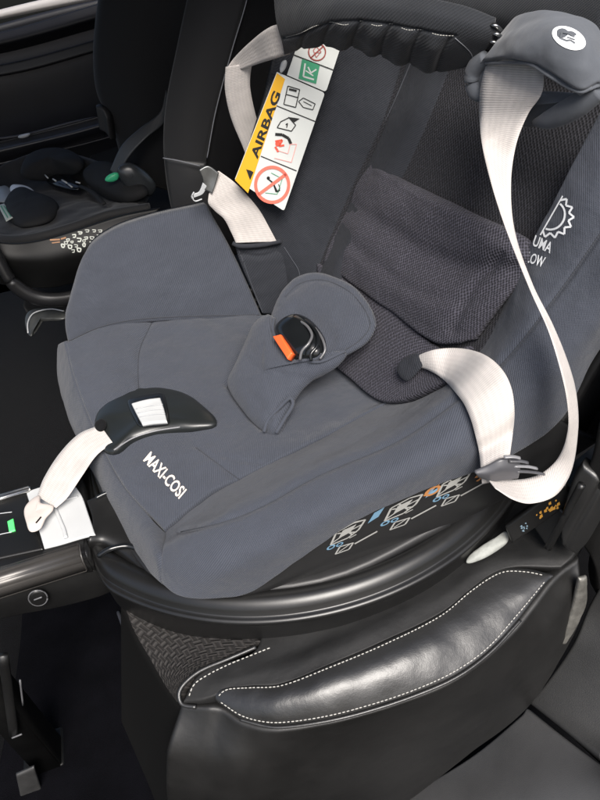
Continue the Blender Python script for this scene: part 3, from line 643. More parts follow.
# sun emblem and words on the near wing
sunP = []
cx_, cy_ = 559., 213.
a_, b2 = np.array([.80, -.60]), np.array([.60, .80])     # outward axis, along-edge axis (pixels)
ax_l = np.array([13.5, -23.5])/27.1; ax_o = np.array([.87, .5])
def sp(s_, t_): q = np.array([552., 215.5])+ax_o*s_+ax_l*t_; return (q[0], q[1])
zig = []
for i in range(15):
    w = math.pi*(i/14.) - math.pi/2; r_ = 22.5 if i % 2 else 17.5; zig.append((r_*math.cos(w)*1.0, r_*math.sin(w)))
sunP += poly_line([sp(*q) for q in zig], 2.0) + poly_line([sp(0, -22.5), sp(0, 22.5)], 1.4)
sunP += poly_line([sp(13*math.cos(w), 14.5*math.sin(w)) for w in np.linspace(-1.45, 1.45, 16)], 2.0)
prints('sun_emblem', sunP, lambda s_, t_: hit(s_, t_, ['bolster'], .0008), WPRT, nearb)
for s__, o_, ax1 in (('UMA', (532.5, 245.5), (18, 8.2)), ('LOW', (526, 262), (17, 6))):
    prints('lettering', placed(text2(s__, bold=.02), o_, ax1, (3.6, -10.5)), lambda s_, t_: hit(s_, t_, ['bolster'], .0008), WPRT, nearb)
# --- airbag label (a flap sewn to the far wing): its own flat frame
o3, x3, t3 = y(237, 180, .372), y(274, 211, .362), y(277, 72, .372)
LX = x3-o3; LX_l = np.linalg.norm(LX); LX /= LX_l
LY = t3-o3; LN = np.cross(LX, LY); LN /= np.linalg.norm(LN)
if LN @ (C-o3) < 0: LN = -LN
LY = np.cross(LN, LX); LY *= np.sign(LY @ (t3-o3))
def lab(s_, t_, off=0.): return o3 + LX*s_ + LY*t_ + LN*off
def lpx(u, v):          # photo pixel -> label plane coordinates
    p_ = onplane(u, v, (o3, LN)) - o3; return (p_ @ LX, p_ @ LY)
def plate(name, poly, m, parent, off, th):
    k = len(poly); V = [lab(*p_, off) for p_ in poly]+[lab(*p_, off-th) for p_ in poly]
    Fc = [tuple(range(k)), tuple(range(k, 2*k))[::-1]]+[(i, k+i, k+(i+1) % k, (i+1) % k) for i in range(k)]
    o = new(name, V, Fc, m, parent, smooth=False); bm = bmesh.new(); bm.from_mesh(o.data); bmesh.ops.recalc_face_normals(bm, faces=bm.faces); bm.to_mesh(o.data); bm.free(); return o
def rnd(poly, r_, which):
    out = []
    for i, p_ in enumerate(poly):
        if i not in which: out.append(tuple(p_)); continue
        p_ = np.array(p_); a, c2 = np.array(poly[i-1]), np.array(poly[(i+1) % len(poly)])
        a = p_+(a-p_)/np.linalg.norm(a-p_)*r_; c2 = p_+(c2-p_)/np.linalg.norm(c2-p_)*r_
        for w in np.linspace(0, 1, 6): out.append(tuple((1-w)**2*a+2*w*(1-w)*p_+w*w*c2))
    return out
Lm = plate('airbag_label', rnd([lpx(235, 179), lpx(284, 211), lpx(325, 93), lpx(277, 72)], .005, (1, 2)), PAPER, seat, 0, .0012)
Lu = plate('airbag_label', rnd([lpx(287, 75), lpx(326, 92), lpx(341, 46), lpx(300, 38)], .005, (1, 2)), PAPER, seat, -.0002, .0012)
def at_px(P): return [lpx(*q) for q in P]
fl = lambda s_, t_: lab(s_, t_, .0006); fl2 = lambda s_, t_: lab(s_, t_, .001)
def pxl(polys): return [[lpx(*p_) for p_ in q] for q in polys]
prints('yellow_band', [at_px([(235, 180), (248, 193), (285, 79), (277, 73)])], fl, YEL, Lm)
prints('lettering', placed(text2('AIRBAG', bold=.03), lpx(257.5, 159.5), np.array(lpx(281, 94))-np.array(lpx(257.5, 159.5)), (np.array(lpx(251.5, 156.5))-np.array(lpx(257.5, 159.5)))*1.25), fl2, INK, Lm)
prints('warning_triangle', [q for q in pxl([[(250, 180), (246, 169), (251, 170.5)], [(250, 180), (251, 170.5), (253.5, 172)]])]+[], fl2, INK, Lm)
Z = lambda cx, cy: (220+cx*.2377, 30+cy*.2377)       # crop pixels to photo pixels
def zl(P, w, closed=False): return [[lpx(*Z(*p_)) for p_ in q] for q in poly_line(P, w, closed)]
def zp(polys): return [[lpx(*Z(*p_)) for p_ in q] for q in polys]
prints('rule_line', zl([(238, 318), (400, 384)], 4), fl2, INK, Lm); prints('rule_line', zl([(172, 530), (322, 592)], 4), fl2, INK, Lm)
prints('rule_line', zl([(300, 100), (478, 168)], 4), fl2, INK, Lu)
prints('pictogram', zl([(285, 235), (335, 250), (318, 325), (268, 312)], 4, True)+zl([(278, 270), (328, 284)], 4)+zl([(290, 248), (322, 256)], 9)+zl([(330, 300), (350, 285), (400, 310), (390, 335), (350, 325)], 3.5, True)+zl([(350, 300), (385, 318)], 3), fl2, INK, Lm)
prints('pictogram', zl([(240, 410), (255, 385), (290, 368), (318, 400), (300, 425)], 4, True)+zp([[(285, 365), (335, 372), (312, 388)]])+zl([(232, 438), (262, 440), (288, 455), (298, 478)], 12)+zl([(276, 398), (284, 392), (280, 410)], 4), fl2, INK, Lm)
prints('pictogram', zl([(232, 468), (262, 462), (248, 488), (270, 484)], 8)+zl([(232, 490), (245, 512)], 9)+zp(disc2(243, 478, 11, 14)), fl2, REDI, Lm)
prints('pictogram', zl([(228, 538), (300, 556), (322, 480), (295, 480), (285, 520), (240, 505)], 2.5), fl2, PINKI, Lm)
prints('prohibition_sign', zp(ring2(219, 650, 76, 13, 44, 1.06))+zl([(160, 692), (278, 605)], 13), lambda s_, t_: lab(s_, t_, .0012), mat('prohibition_red', (.78, .17, .12), .5), Lm)
prints('pictogram', zl([(198, 622), (222, 642), (240, 678)], 6)+zl([(228, 655), (236, 680), (252, 672)], 6)+zp(disc2(203, 622, 7, 12))+zl([(246, 648), (252, 664), (244, 682)], 3), fl2, INK, Lm)
prints('pictogram', zl([(215, 600), (262, 625), (240, 690), (190, 684)], 2.5), fl2, GREENI, Lm)
prints('prohibition_sign', zp(ring2(408, 92, 38, 5, 36))+zl([(380, 118), (436, 66)], 5), lambda s_, t_: lab(s_, t_, .0009), mat('dark_red_ink', (.30, .06, .05), .5), Lu)
prints('pictogram', zl([(392, 85), (405, 70), (425, 90), (405, 115)], 3.5, True)+zl([(398, 95), (425, 95)], 3), lambda s_, t_: lab(s_, t_, .0007), mat('pale_red_ink', (.45, .16, .15), .5), Lu)
prints('green_square', zp([[(345, 122), (420, 146), (404, 226), (330, 204)]]), lambda s_, t_: lab(s_, t_, .0007), GREENI, Lu)
prints('pictogram', zl([(358, 140), (350, 195), (395, 208)], 7)+zl([(370, 155), (382, 180), (405, 165)], 6)+zl([(360, 170), (392, 192)], 5), lambda s_, t_: lab(s_, t_, .0011), PAPER, Lu)
pillow('label_rivet', [fp(280, 60, .0)*0+lab(*lpx(281, 62), .004), lab(*lpx(286, 60), .004), lab(*lpx(285, 68), .004), lab(*lpx(280, 72), .004)], .003, GREYP, seat, hb=.002, power=3)

# ================================================================== BASE
RINGM = mat('ring_plastic', (.009, .009, .009), .34, spec=.6, bump=('noise', 1500, .12, .0003), var=(9, .15))
base = thing('child_seat_base', (0, .2, .34), 'black round swivel base with support arm carrying the big grey child seat', 'child seat base')
RC = (0.0, .2)
prof = [(.02, .300), (.418, .300), (.427, .304), (.4305, .312), (.4340, .366), (.4345, .3715), (.4375, .3725), (.4385, .3755), (.4372, .3785), (.4335, .3800), (.4300, .3795), (.4285, .3812),
        (.4260, .3880), (.4210, .3945), (.4140, .3985), (.4060, .3990), (.3990, .3965), (.3940, .3920), (.3900, .3800), (.3870, .3700), (.3800, .3660), (.3720, .3660), (.3670, .3700), (.3640, .3760), (.3590, .3800), (.3530, .3800), (.3480, .3760), (.3450, .3660), (.32, .362), (.02, .362)]
ro = lathe('ring', prof, RC, RINGM, base, seg=256)
for v_ in ro.data.vertices:
    if v_.co.x < -.33: v_.co.x = -.33-.032*(1-math.exp(-(-.33-v_.co.x)/.032))
lathe('turntable', [(.02, .40), (.29, .40), (.315, .395), (.322, .380), (.322, .368)], RC, SHELL, base)
arm = sweepx('support_arm', [(-.028, .345), (-.035, .374), (-.037, .404), (-.032, .412), (-.024, .4155), (-.010, .4135), (.12, .414), (.128, .418), (.137, .418), (.141, .40), (.141, .345)], -.62, -.355, BLK, base)
sweepx('trim_band', [(-.0395, .382), (-.0405, .405), (-.0345, .4145), (-.024, .4190), (-.012, .4185), (-.012, .4145), (-.024, .4145), (-.032, .411), (-.037, .404), (-.0365, .382)], -.62, -.362, mat('satin_trim', (.07, .066, .062), .33, metal=.4, var=(20, .1)), arm)
sweepx('trim_band', [(.126, .4185), (.138, .4185), (.138, .421), (.126, .421)], -.62, -.435, SILV, arm)
patch('arm_cover', [[z(86, 500, .418), z(104, 492, .418), z(125, 480, .418), z(150, 470, .415)], [z(92, 520, .416), z(108, 515, .412), z(135, 515, .405), z(160, 520, .395)], [z(88, 541, .414), z(104, 541, .405), z(130, 556, .395), z(160, 590, .385)], [z(90, 556, .37), z(108, 556, .37), z(130, 575, .37), z(165, 600, .37)]],
    BLK, base, n=(50, 50), thick=.02, r=.004)
tube('cover_rib', [z(96, 498, .4195), z(104, 494, .4205), z(112, 491, .4195)], .003, BLKG, arm, n=12)
tube('cover_rib', [z(98, 556, .402), z(110, 549, .408), z(128, 546, .404), z(146, 552, .398)], .004, BLKG, arm, n=20)
ZC = lambda u, v, o=0.: z(u, v, .4175+o)
wp = patch('white_panel', [[ZC(26, 492), ZC(48, 483), ZC(66, 482), ZC(76, 487)], [ZC(31, 508, .001), ZC(52, 500, .001), ZC(70, 497, .001), ZC(82, 496)], [ZC(38, 528, .001), ZC(55, 522, .001), ZC(75, 516, .001), ZC(88, 513)], [ZC(44, 548), ZC(60, 544), ZC(80, 538), ZC(95, 534)]], WHT, base, n=(50, 50), thick=.004, r=.0018)
tube('panel_ridge', [ZC(55, 508, .0022), ZC(60, 520, .0022), ZC(64, 530, .0022), ZC(66, 538, .0022)], .0028, mat('panel_grey', (.50, .51, .51), .4), wp, n=16, squash=.5)
tube('panel_ridge', [ZC(56, 502, .0016), ZC(68, 499, .0018), ZC(78, 496.5, .0016)], .0012, GREYP, wp, n=12)
dp = patch('dark_panel', [[ZC(-8, 505, -.001), ZC(10, 498, -.001), ZC(25, 494, -.001)], [ZC(-8, 530, -.001), ZC(10, 524, -.001), ZC(30, 515, -.001)], [ZC(-8, 560, -.001), ZC(15, 555, -.001), ZC(43, 549, -.001)]], BLK, base, n=(30, 30), thick=.003, r=.0015)
tube('slot_line', [ZC(-4, 514, .001), ZC(4, 513, .001), ZC(12, 512, .001)], .0007, GREYP, dp, n=8)
tube('slot_line', [ZC(-4, 535.5, .001), ZC(4, 533.5, .001), ZC(12, 532, .001)], .0007, GREYP, dp, n=8)
patch('green_indicator', [[ZC(7, 521, .002), ZC(13, 518, .002)], [ZC(9, 532, .002), ZC(15, 530, .002)]], GRN, base, n=(12, 12), thick=.003, r=.001)
# lower body of the arm and round release knob
low = patch('arm_side', [[y(-10, 588, -.034), y(25, 580, -.034), y(60, 574, -.034), y(92, 570, -.034), y(104, 572, -.03)], [y(-10, 606, -.040), y(28, 598, -.040), y(60, 592, -.040), y(95, 584, -.038), y(110, 582, -.034)], [y(-10, 622, -.036), y(18, 616, -.036), y(60, 608, -.036), y(98, 598, -.034), y(112, 592, -.03)]], BLK, base, n=(50, 24), thick=.03, r=.004)
kn = pillow('release_knob', [y(38+10*math.cos(w), 598+8*math.sin(w), -.046) for w in np.linspace(0, 2*math.pi, 12, endpoint=False)], .004, BLK, base, hb=.006, power=6, normal=(0, -1, 0))
tube('knob_ring', [y(38+9.5*math.cos(w), 598+7.6*math.sin(w), -.049) for w in np.linspace(0, 2*math.pi, 24)], .0011, BARM, kn)
tube('knob_slot', [y(34, 600, -.052), y(42, 597, -.052)], .0012, BARM, kn, n=6)
LEGM = mat('leg_black', (.003, .003, .003), .5, spec=.25, var=(9, .2))
# support leg going down to the floor
leg = sweepx('support_leg', [(-.030, -.15), (-.030, .345), (.03, .345), (.03, -.15)], -.635, -.585, LEGM, base)
tube('leg_sleeve', [y(3, 655, -.045), y(8, 690, -.045), y(14, 735, -.045)], .008, BLK, base, n=10, squash=.6)
tube('leg_edge', [y(20, 680, -.05), y(23, 705, -.05)], .0016, BARM, base, n=6)
box('leg_foot', (-.66, -.03, -.149), (-.58, .05, -.135), LEGM, base, bev=.006)
patch('leg_plate', [[y(16, 776, -.06), y(34, 768, -.06)], [y(24, 815, -.06), y(48, 810, -.06)]], mat('dull_metal', (.05, .05, .05), .5, metal=.5, var=(30, .2)), base, n=(14, 14), thick=.006, r=.002)
tube('leg_edge', [y(12, 738, -.05), y(22, 734, -.05)], .0016, BARM, base, n=6)

# ================================================================== NEAR VEHICLE SEAT
LEGD = mat('skirt_cloth', (.004, .004, .004), .9, spec=.1)
zs = lambda u, v, q: z(u, v, q-.018*min(1, max(0, (330-u)/150)))
vs = thing('vehicle_seat', (0, .1, .2), 'black leather rear car seat with white contrast stitching under the big grey child seat', 'car seat')
st = [zs(215, 692, .330), zs(224, 687, .333), zs(250, 685, .336), zs(280, 683, .338), zs(328, 664, .340), zs(385, 640, .341), zs(440, 612, .342), zs(472, 586, .343), zs(500, 569, .344), zs(525, 568, .342), zs(552, 574, .338)]
sb = [zs(216, 701, .322), zs(240, 719, .312), zs(262, 725, .309), zs(280, 727, .308), zs(320, 722, .307), zs(360, 713, .307), zs(410, 697, .308), zs(456, 677, .310), zs(490, 652, .314), zs(520, 620, .322), zs(552, 576, .336)]
mid = [z((p_+q_)[0], 0, 0)*0+(p_+q_)/2+np.array([0, -.002, .009*math.sin(math.pi*i/10)]) for i, (p_, q_) in enumerate(zip(st, sb))]
bol = patch('leather_bolster', [st, mid, sb], LEA, vs, n=(150, 50), thick=.004, er=(0, 0, 1, 1), r=.005, lump=(.003, 9), puff=.007)
top = patch('cushion_top', [[zs(258, 590, .337), zs(320, 590, .337), zs(400, 560, .335), zs(520, 500, .335), zs(600, 440, .335)],
    [zs(256, 648, .338), zs(300, 640, .337), zs(400, 600, .338), zs(500, 545, .34), zs(590, 520, .34)],
    [zs(200, 672, .334), zs(222, 678, .336), zs(262, 670, .339), zs(328, 650, .341), zs(430, 602, .343), zs(500, 560, .345), zs(575, 555, .34)],
    [zs(181, 702, .324), zs(199, 701, .327), (zs(213, 697, .330)), zs(228, 690, .333), zs(250, 687, .335), zs(280, 685, .336), zs(328, 666, .338), zs(440, 614, .340), zs(500, 571, .342), zs(562, 568, .336)]], LEAM, vs, n=(170, 80), thick=.03, r=.005, lump=(.002, 10))
piping = [zs(256, 647, .339), zs(228, 659, .338), zs(200, 671, .336), zs(184, 684, .331), zs(179, 694, .325), zs(182, 704, .318), zs(196, 707, .316)]
tube('piping', piping, .003, LEA, vs, n=50)
dashes('stitching', [q for q in (hit(*p_, ['cushion_top'], .0006) for p_ in [(270, 648), (250, 656), (228, 665), (208, 675), (194, 685), (187, 693), (188, 700)]) if q is not None], THR, vs, step=.0062, ln=.0046, rad=.0009)
side = patch('side_panel', [[zs(180, 704, .314), zs(208, 706, .316), zs(222, 708, .312), zs(242, 722, .306), zs(281, 730, .302), zs(360, 716, .301), zs(456, 680, .304), zs(516, 630, .314), zs(554, 579, .331), zs(580, 556, .335)],
    [y(165, 760, -.275), y(200, 775, -.30), y(235, 785, -.325), y(270, 790, -.335), y(330, 780, -.34), y(400, 755, -.342), y(475, 712, -.335), y(522, 665, -.32), y(562, 615, -.29), y(582, 580, -.27)],
    [y(170, 850, -.265), y(200, 870, -.28), y(240, 880, -.30), y(290, 872, -.31), y(350, 840, -.315), y(412, 800, -.318), y(470, 755, -.312), y(530, 706, -.30), y(572, 640, -.28), y(588, 600, -.26)]], LEAD, vs, n=(160, 90), thick=.03, r=.007, lump=(.0018, 7))
for P_ in ([(219, 696), (226, 690), (250, 688), (281, 686), (329, 668), (386, 644), (441, 616), (473, 590), (501, 573), (524, 572), (546, 576)],
           [(221, 702), (241, 715), (262, 721), (282, 722), (320, 717), (358, 708), (408, 692), (453, 672), (487, 648), (515, 617), (545, 581)]):
    dashes('stitching', [q for q in (hit(*p_, ['leather_bolster'], .0007) for p_ in smooth2(P_, 50)) if q is not None], THR, bol, step=.0056, ln=.0043, rad=.00075)
tube('piping', [p_+np.array([0, -.001, .001]) for p_ in sb[1:-1]], .0022, LEA, bol, n=120)
nosep = patch('woven_front', [[z(122, 600, .322), z(133, 630, .308), z(150, 660, .296), z(166, 688, .288), z(177, 703, .290)],
    [zs(180, 612, .338), zs(178, 640, .330), zs(175, 664, .322), z(176, 688, .302), z(178, 702, .297)],
    [zs(262, 640, .338), zs(228, 655, .337), zs(199, 669, .334), zs(184, 684, .328), zs(180, 701, .317)]], NOSE, vs, n=(70, 60), thick=.02, r=.003)
patch('front_skirt', [[z(120, 600, .318), z(133, 634, .302), z(150, 664, .290), z(168, 692, .282), z(182, 712, .284)], [y(120, 720, -.08), y(150, 790, -.15), y(175, 850, -.23), y(200, 870, -.25)]], LEGD, vs, n=(30, 30), thick=.02, r=.004)
# backrest of this seat
patch('backrest', [[y(560, 520, -.22), y(585, 470, -.235), y(600, 420, -.24), y(640, 330, -.24), y(690, 200, -.24)], [y(590, 560, -.25), y(612, 500, -.27), y(640, 430, -.27), y(680, 330, -.27), y(730, 200, -.27)], [y(600, 600, -.25), y(650, 560, -.26), (y(700, 480, -.26)), y(730, 380, -.26), (y(780, 220, -.26))]], LEAD, vs, n=(60, 40), thick=.03, r=.01)
patch('backrest', [[x(470, 300, .42), x(470, 0, .55), x(480, -200, .66)], [x(620, 480, .38), x(690, 150, .5), x(740, -100, .6)]], DARK, vs, n=(40, 40), thick=.08, r=.02)
patch('hinge_cover', [[y(562, 512, -.235), y(570, 486, -.235), y(582, 464, -.235)], [y(562, 545, -.255), y(582, 520, -.258), y(600, 478, -.255)], [y(577, 556, -.262), y(590, 540, -.262), y(612, 500, -.262)]], LEA, vs, n=(40, 40), thick=.02, r=.006, puff=.004, grooves=[([(565, 548), (580, 520), (600, 485)], 2, .004)])
tube('hinge_edge', [y(548, 548, -.262), y(563, 520, -.263), y(582, 484, -.262)], .005, BLK, vs, n=20)
patch('belt_anchor', [[y(528, 520, -.20), y(545, 490, -.2)], [y(548, 550, -.235), y(566, 515, -.235)]], BLK, vs, n=(20, 20), thick=.015, r=.003)
patch('hinge_bracket', [[y(580, 580, -.285), y(588, 578, -.285)], [y(574, 605, -.288), y(587, 604, -.288)], [y(566, 630, -.29), y(577, 628, -.29)], [y(561, 645, -.29), y(566, 645, -.29)]], mat('bracket_metal', (.17, .165, .15), .5, metal=.5, var=(60, .3), bump=('noise', 300, .6, .001)), vs, n=(16, 30), thick=.006, r=.003, lump=(.001, 60))
# bag/foam piece between base and seat
fo = pillow('foam_block', [z(466, 562, .348), z(480, 548, .349), z(500, 536, .35), z(506, 532, .35), z(508, 541, .35), z(498, 550, .349), z(480, 560, .348)], .008, mat('wedge_foam', (.30, .31, .29), .8, bump=('noise', 120, .5, .003), var=(30, .25)), None, hb=.004, lump=(.002, 40), power=3)
tag(fo, 'small crumpled pale grey wedge lying on the black leather beside the swivel base', 'wedge')
# seat belt guide hook with orange print, on the right
gp = patch('belt_guide', [[y(505, 528, -.20), y(530, 510, -.21), y(566, 484, -.225)], [y(512, 544, -.21), y(542, 524, -.22), y(574, 500, -.235)]], BLK, base, n=(30, 20), thick=.01, r=.003)
fn = lambda s_, t_: hit(s_, t_, ['belt_guide'], .0008)
random.seed(3)
PO, PB = [], []
for k_ in range(22):
    t_ = random.random(); u_ = 533+t_*26+random.uniform(-1, 1); v_ = 516-t_*15+random.uniform(-4, 5); a_ = random.uniform(1, 2.6)
    PO.append([(u_, v_), (u_+a_, v_-a_*.8), (u_+a_*1.3, v_+a_*.4), (u_+a_*.2, v_+a_*.9)])
for k_ in range(9):
    u_ = 518+random.uniform(0, 12); v_ = 530-(u_-518)*.6+random.uniform(-3, 3); a_ = random.uniform(1, 2.2)
    PB.append([(u_, v_), (u_+a_, v_-a_*.8), (u_+a_*1.3, v_+a_*.4)])
prints('orange_print', PO, fn, mat('amber_print', (.40, .20, .03), .6), gp)
prints('pictogram', PB, fn, mat('slate_print', (.18, .26, .32), .6), gp)

# ================================================================== MIDDLE + FAR VEHICLE SEATS
mids = thing('vehicle_seat', (.1, .75, .35), 'black cloth backrest with a thin pale piping line directly behind the airbag label', 'car seat')
mb = patch('backrest', [[y(192, -30, .66), y(175, 50, .66), y(164, 110, .66), y(163, 160, .66), y(172, 215, .66), y(190, 260, .66)],
    [y(222, -30, .63), y(204, 50, .63), y(190, 110, .63), y(185, 160, .63), y(190, 215, .63), y(205, 260, .64)],
    [y(254, -30, .62), y(232, 50, .62), y(216, 110, .62), y(206, 160, .62), y(205, 215, .62), y(215, 260, .62)]], mat('seat_cloth', (.014, .014, .015), .8, spec=.3, bump=('noise', 900, .4, .0006), sheen=.1), mids, n=(80, 40), thick=.02, r=.008, puff=.008)
patch('backrest_side', [[y(256, -30, .625), y(234, 50, .625), y(218, 110, .625), y(208, 160, .625), y(207, 215, .625), y(217, 260, .625)], [y(380, -30, .63), y(370, 80, .63), y(350, 160, .63), y(340, 240, .63)]], DARK, mids, n=(60, 30), thick=.06, r=.01)
tube('piping', [y(254, -30, .615), y(244, 10, .615), y(232, 50, .615), y(216, 110, .615), y(207, 158, .615)], .0011, THRD, mb, n=60)
patch('backrest_base', [[y(164, 158, .64), y(185, 160, .62), y(206, 163, .61)], [y(172, 215, .64), y(190, 218, .62), y(212, 222, .61)]], mat('satin_black', (.02, .02, .021), .5, var=(9, .2)), mids, n=(20, 20), thick=.03, r=.006, puff=.004)
tube('seam', [y(163, 158, .632), y(180, 161, .61), y(200, 166, .60)], .0012, THRD, mids, n=14)
fs = thing('vehicle_seat', (-.1, 1.2, .35), 'black cloth backrest by the far door, behind the small infant seat', 'car seat')
patch('backrest', [[y(100, -40, 1.15), y(92, 20, 1.15), y(90, 60, 1.15), y(94, 95, 1.15), y(108, 125, 1.15), y(120, 170, 1.15)], [y(150, -40, 1.10), y(145, 20, 1.10), y(143, 60, 1.10), y(145, 100, 1.10), y(150, 140, 1.10), y(156, 190, 1.1)],
    [y(215, -40, 1.12), y(210, 20, 1.12), y(206, 60, 1.12), y(206, 110, 1.12), y(206, 150, 1.12), y(206, 200, 1.12)]], MATS['seat_cloth'], fs, n=(70, 50), thick=.08, r=.03, puff=.02)
patch('seat_base', [[z(100, 130, .40), z(150, 150, .40), z(210, 170, .40)], [z(20, 300, .33), z(90, 300, .33), z(200, 300, .33)]], DARK, fs, n=(30, 30), thick=.05, r=.02)
patch('backrest_corner', [[y(95, 106, 1.13), y(102, 108, 1.12), y(107, 118, 1.11)], [y(99, 130, 1.13), y(106, 134, 1.12), y(110, 140, 1.11)]], MATS['satin_black'], fs, n=(16, 16), thick=.02, r=.005)
sbelt = ribbon('seat_belt', [y(110, 170, 1.04), y(122, 145, 1.03), y(140, 128, 1.03), y(160, 112, 1.04), y(166, 90, 1.06)], [y(118, 180, 1.02), y(128, 158, 1.01), y(146, 138, 1.01), y(163, 124, 1.03), y(170, 108, 1.05)], mat('grey_webbing', (.045, .048, .052), .45, spec=.6, bump=('rib', 2000, .3, .0005)), None, n=50)
tag(sbelt, 'dark grey shiny seat belt hanging between the two far black backrests', 'seat belt')
bc = thing('belt_buckle', (.0, 1.0, .4), 'dark belt buckle with a green button beside the small infant seat', 'belt buckle')
pillow('buckle_body', [y(118, 168, .98), y(130, 163, .98), y(146, 172, .98), y(156, 186, .98), y(150, 196, .98), y(134, 192, .98), y(122, 182, .98)], .02, mat('buckle_plastic', (.03, .033, .036), .3, spec=.6, var=(20, .2)), bc, hb=.02)
pillow('buckle_button', [y(105, 180, .985), y(110, 174, .985), y(118, 173, .985), y(118, 179, .985), y(111, 182, .985)], .008, GRN2, bc, hb=.006)

# ================================================================== INFANT CARRIER
ic = thing('infant_car_seat', (-.3, .95, .45), 'small black infant car seat beside the far door', 'infant car seat')
IC = mat('infant_cloth', (.014, .014, .0145), .75, spec=.35, bump=('noise', 700, .4, .001), var=(14, .2), sheen=.1)
patch('seat_liner', [[z(-20, 175, .54), z(10, 160, .545), z(40, 151, .55), z(75, 155, .55), z(110, 166, .54), z(150, 182, .52)],
    [z(-20, 200, .50), z(15, 186, .49), z(45, 180, .485), z(75, 183, .485), z(105, 192, .49), z(140, 204, .50)],
    [z(-20, 220, .505), z(10, 212, .505), z(40, 210, .50), z(70, 206, .50), z(110, 204, .505), z(145, 205, .51)],
    [z(-20, 232, .51), z(10, 236, .515), z(40, 233, .52), z(75, 224, .52), z(110, 213, .52), z(148, 207, .52)]], IC, ic, n=(90, 60), thick=.02, r=.008, lump=(.010, 8),
    grooves=[([(28, 200), (36, 214)], 2, .006), ([(80, 180), (92, 196), (110, 204)], 3, .008), ([(50, 176), (60, 188), (80, 192)], 4, .01)])
ID = mat('infant_pad', (.012, .012, .0125), .8, spec=.3, bump=('noise', 500, .4, .001), var=(14, .2))
pillow('seat_pad', [z(22, 176, .53), z(30, 158, .55), z(52, 150, .56), z(76, 154, .555), z(82, 168, .54), z(60, 174, .52), z(40, 180, .515)], .03, ID, ic, hb=.02, power=3, lump=(.003, 14))
pillow('seat_pad', [z(84, 176, .52), z(100, 164, .54), z(130, 172, .535), z(148, 192, .525), z(128, 202, .51), z(104, 196, .505)], .03, ID, ic, hb=.02, power=3, lump=(.003, 14))
pillow('seat_pad', [z(4, 208, .51), z(18, 190, .515), z(40, 196, .51), z(58, 204, .51), z(50, 220, .515), z(20, 226, .52)], .022, ID, ic, hb=.02, power=3, lump=(.003, 14))
tube('harness_strap', [z(80, 186, .525), z(92, 192, .53), z(104, 204, .53)], .006, ID, ic, n=14, squash=.4)
tube('rim', [z(-20, 234, .515), z(10, 240, .515), z(40, 237, .52), z(75, 227, .52), z(110, 215, .52), z(150, 208, .52)], .012, IC, ic, n=50)
patch('carrier_shell', [[y(-20, 238, .78), y(10, 243, .78), y(40, 240, .77), y(75, 230, .77), y(120, 216, .77), y(160, 208, .77)], [y(-10, 262, .77), y(20, 262, .76), y(50, 262, .75), y(80, 256, .75), y(110, 250, .75), y(150, 245, .75)], [y(0, 285, .80), y(25, 288, .80), y(55, 288, .79), y(85, 280, .79), y(110, 270, .79), y(150, 260, .79)]], mat('carrier_plastic', (.005, .005, .005), .5, spec=.3, bump=('noise', 900, .2, .0004)), ic, n=(50, 36), thick=.02, r=.004)
fn = lambda s_, t_: hit(s_, t_, ['carrier_shell'], .001)
random.seed(5); PX = []
for (u_, v_) in [(74, 236), (80, 233), (87, 231), (94, 231), (100, 231), (72, 242), (79, 240), (86, 238), (92, 238), (98, 236), (68, 240), (63, 246), (70, 247), (76, 246), (84, 245), (73, 251), (79, 250), (91, 243), (66, 243), (84, 241)]:
    w = random.uniform(1.2, 2.2); h = random.uniform(1.0, 1.7); a = random.uniform(-.5, .5)
    PX += poly_line([(u_-w, v_-h+a), (u_+w, v_-h), (u_+w*.7, v_+h), (u_-w*.6, v_+h*.8)], random.uniform(.7, 1.3), random.random() < .5)
prints('pictogram', PX, fn, mat('dim_print', (.62, .64, .58), .6), ic)
prints('orange_lettering', poly_line([(49, 236.5), (58, 234.5)], 1.6)+poly_line([(59, 235), (67, 234)], 1.8)+poly_line([(50, 240), (60, 239.5)], 1.5)+poly_line([(61, 239), (66, 237.5)], 1.6)+poly_line([(52, 243), (60, 242)], 1.1), fn, ORI, ic)
tube('carry_handle', [y(-14, 232, .76), y(0, 262, .745), y(14, 284, .735), y(34, 297, .73), y(56, 300, .73), y(80, 296, .74), (y(110, 285, .76))], .013, mat('handle_plastic', (.012, .012, .013), .32, spec=.6), ic, n=50, squash=1.3)
pillow('adjuster_button', [z(10, 188, .515), z(13, 185, .518), z(28, 187, .518), z(36, 194, .515), z(32, 196, .513), z(20, 193, .513), z(12, 193, .513)], .008, mat('pale_button', (.62, .62, .62), .35), ic, hb=.005)
pillow('adjuster_button', [z(-6, 190, .510), z(6, 186, .515), z(12, 196, .512), z(8, 202, .51), z(-6, 200, .508)], .008, mat('dim_button', (.22, .235, .24), .3), ic, hb=.005)
cl = patch('care_label', [[z(-2, 205, .525), z(4, 203, .525)], [z(6, 221, .53), z(13, 217, .53)]], mat('label_dim', (.45, .48, .43), .5), ic, n=(10, 14), thick=.002, r=.0008)
prints('label_text', poly_line([(1, 206), (8, 218)], 1.2)+poly_line([(4, 206), (11, 217)], 1.0), lambda s_, t_: hit(s_, t_, ['care_label'], .001), GREENI, cl)
bk2 = pillow('buckle', [z(44, 176, .505), z(50, 172, .51), z(66, 178, .51), z(80, 184, .508), (z(78, 190, .505)), z(60, 188, .505), z(48, 183, .505)], .014, BLKG, ic, hb=.01)
for a in (((45, 175), (48, 178)), ((53, 179), (56, 181)), ((62, 180), (67, 183)), ((68, 184), (72, 187)), ((76, 182), (80, 183))):
    tube('buckle_tongue', [z(*a[0], .526), z(*a[1], .526)], .0022, mat('dim_steel', (.45, .45, .43), .3), bk2, n=4)
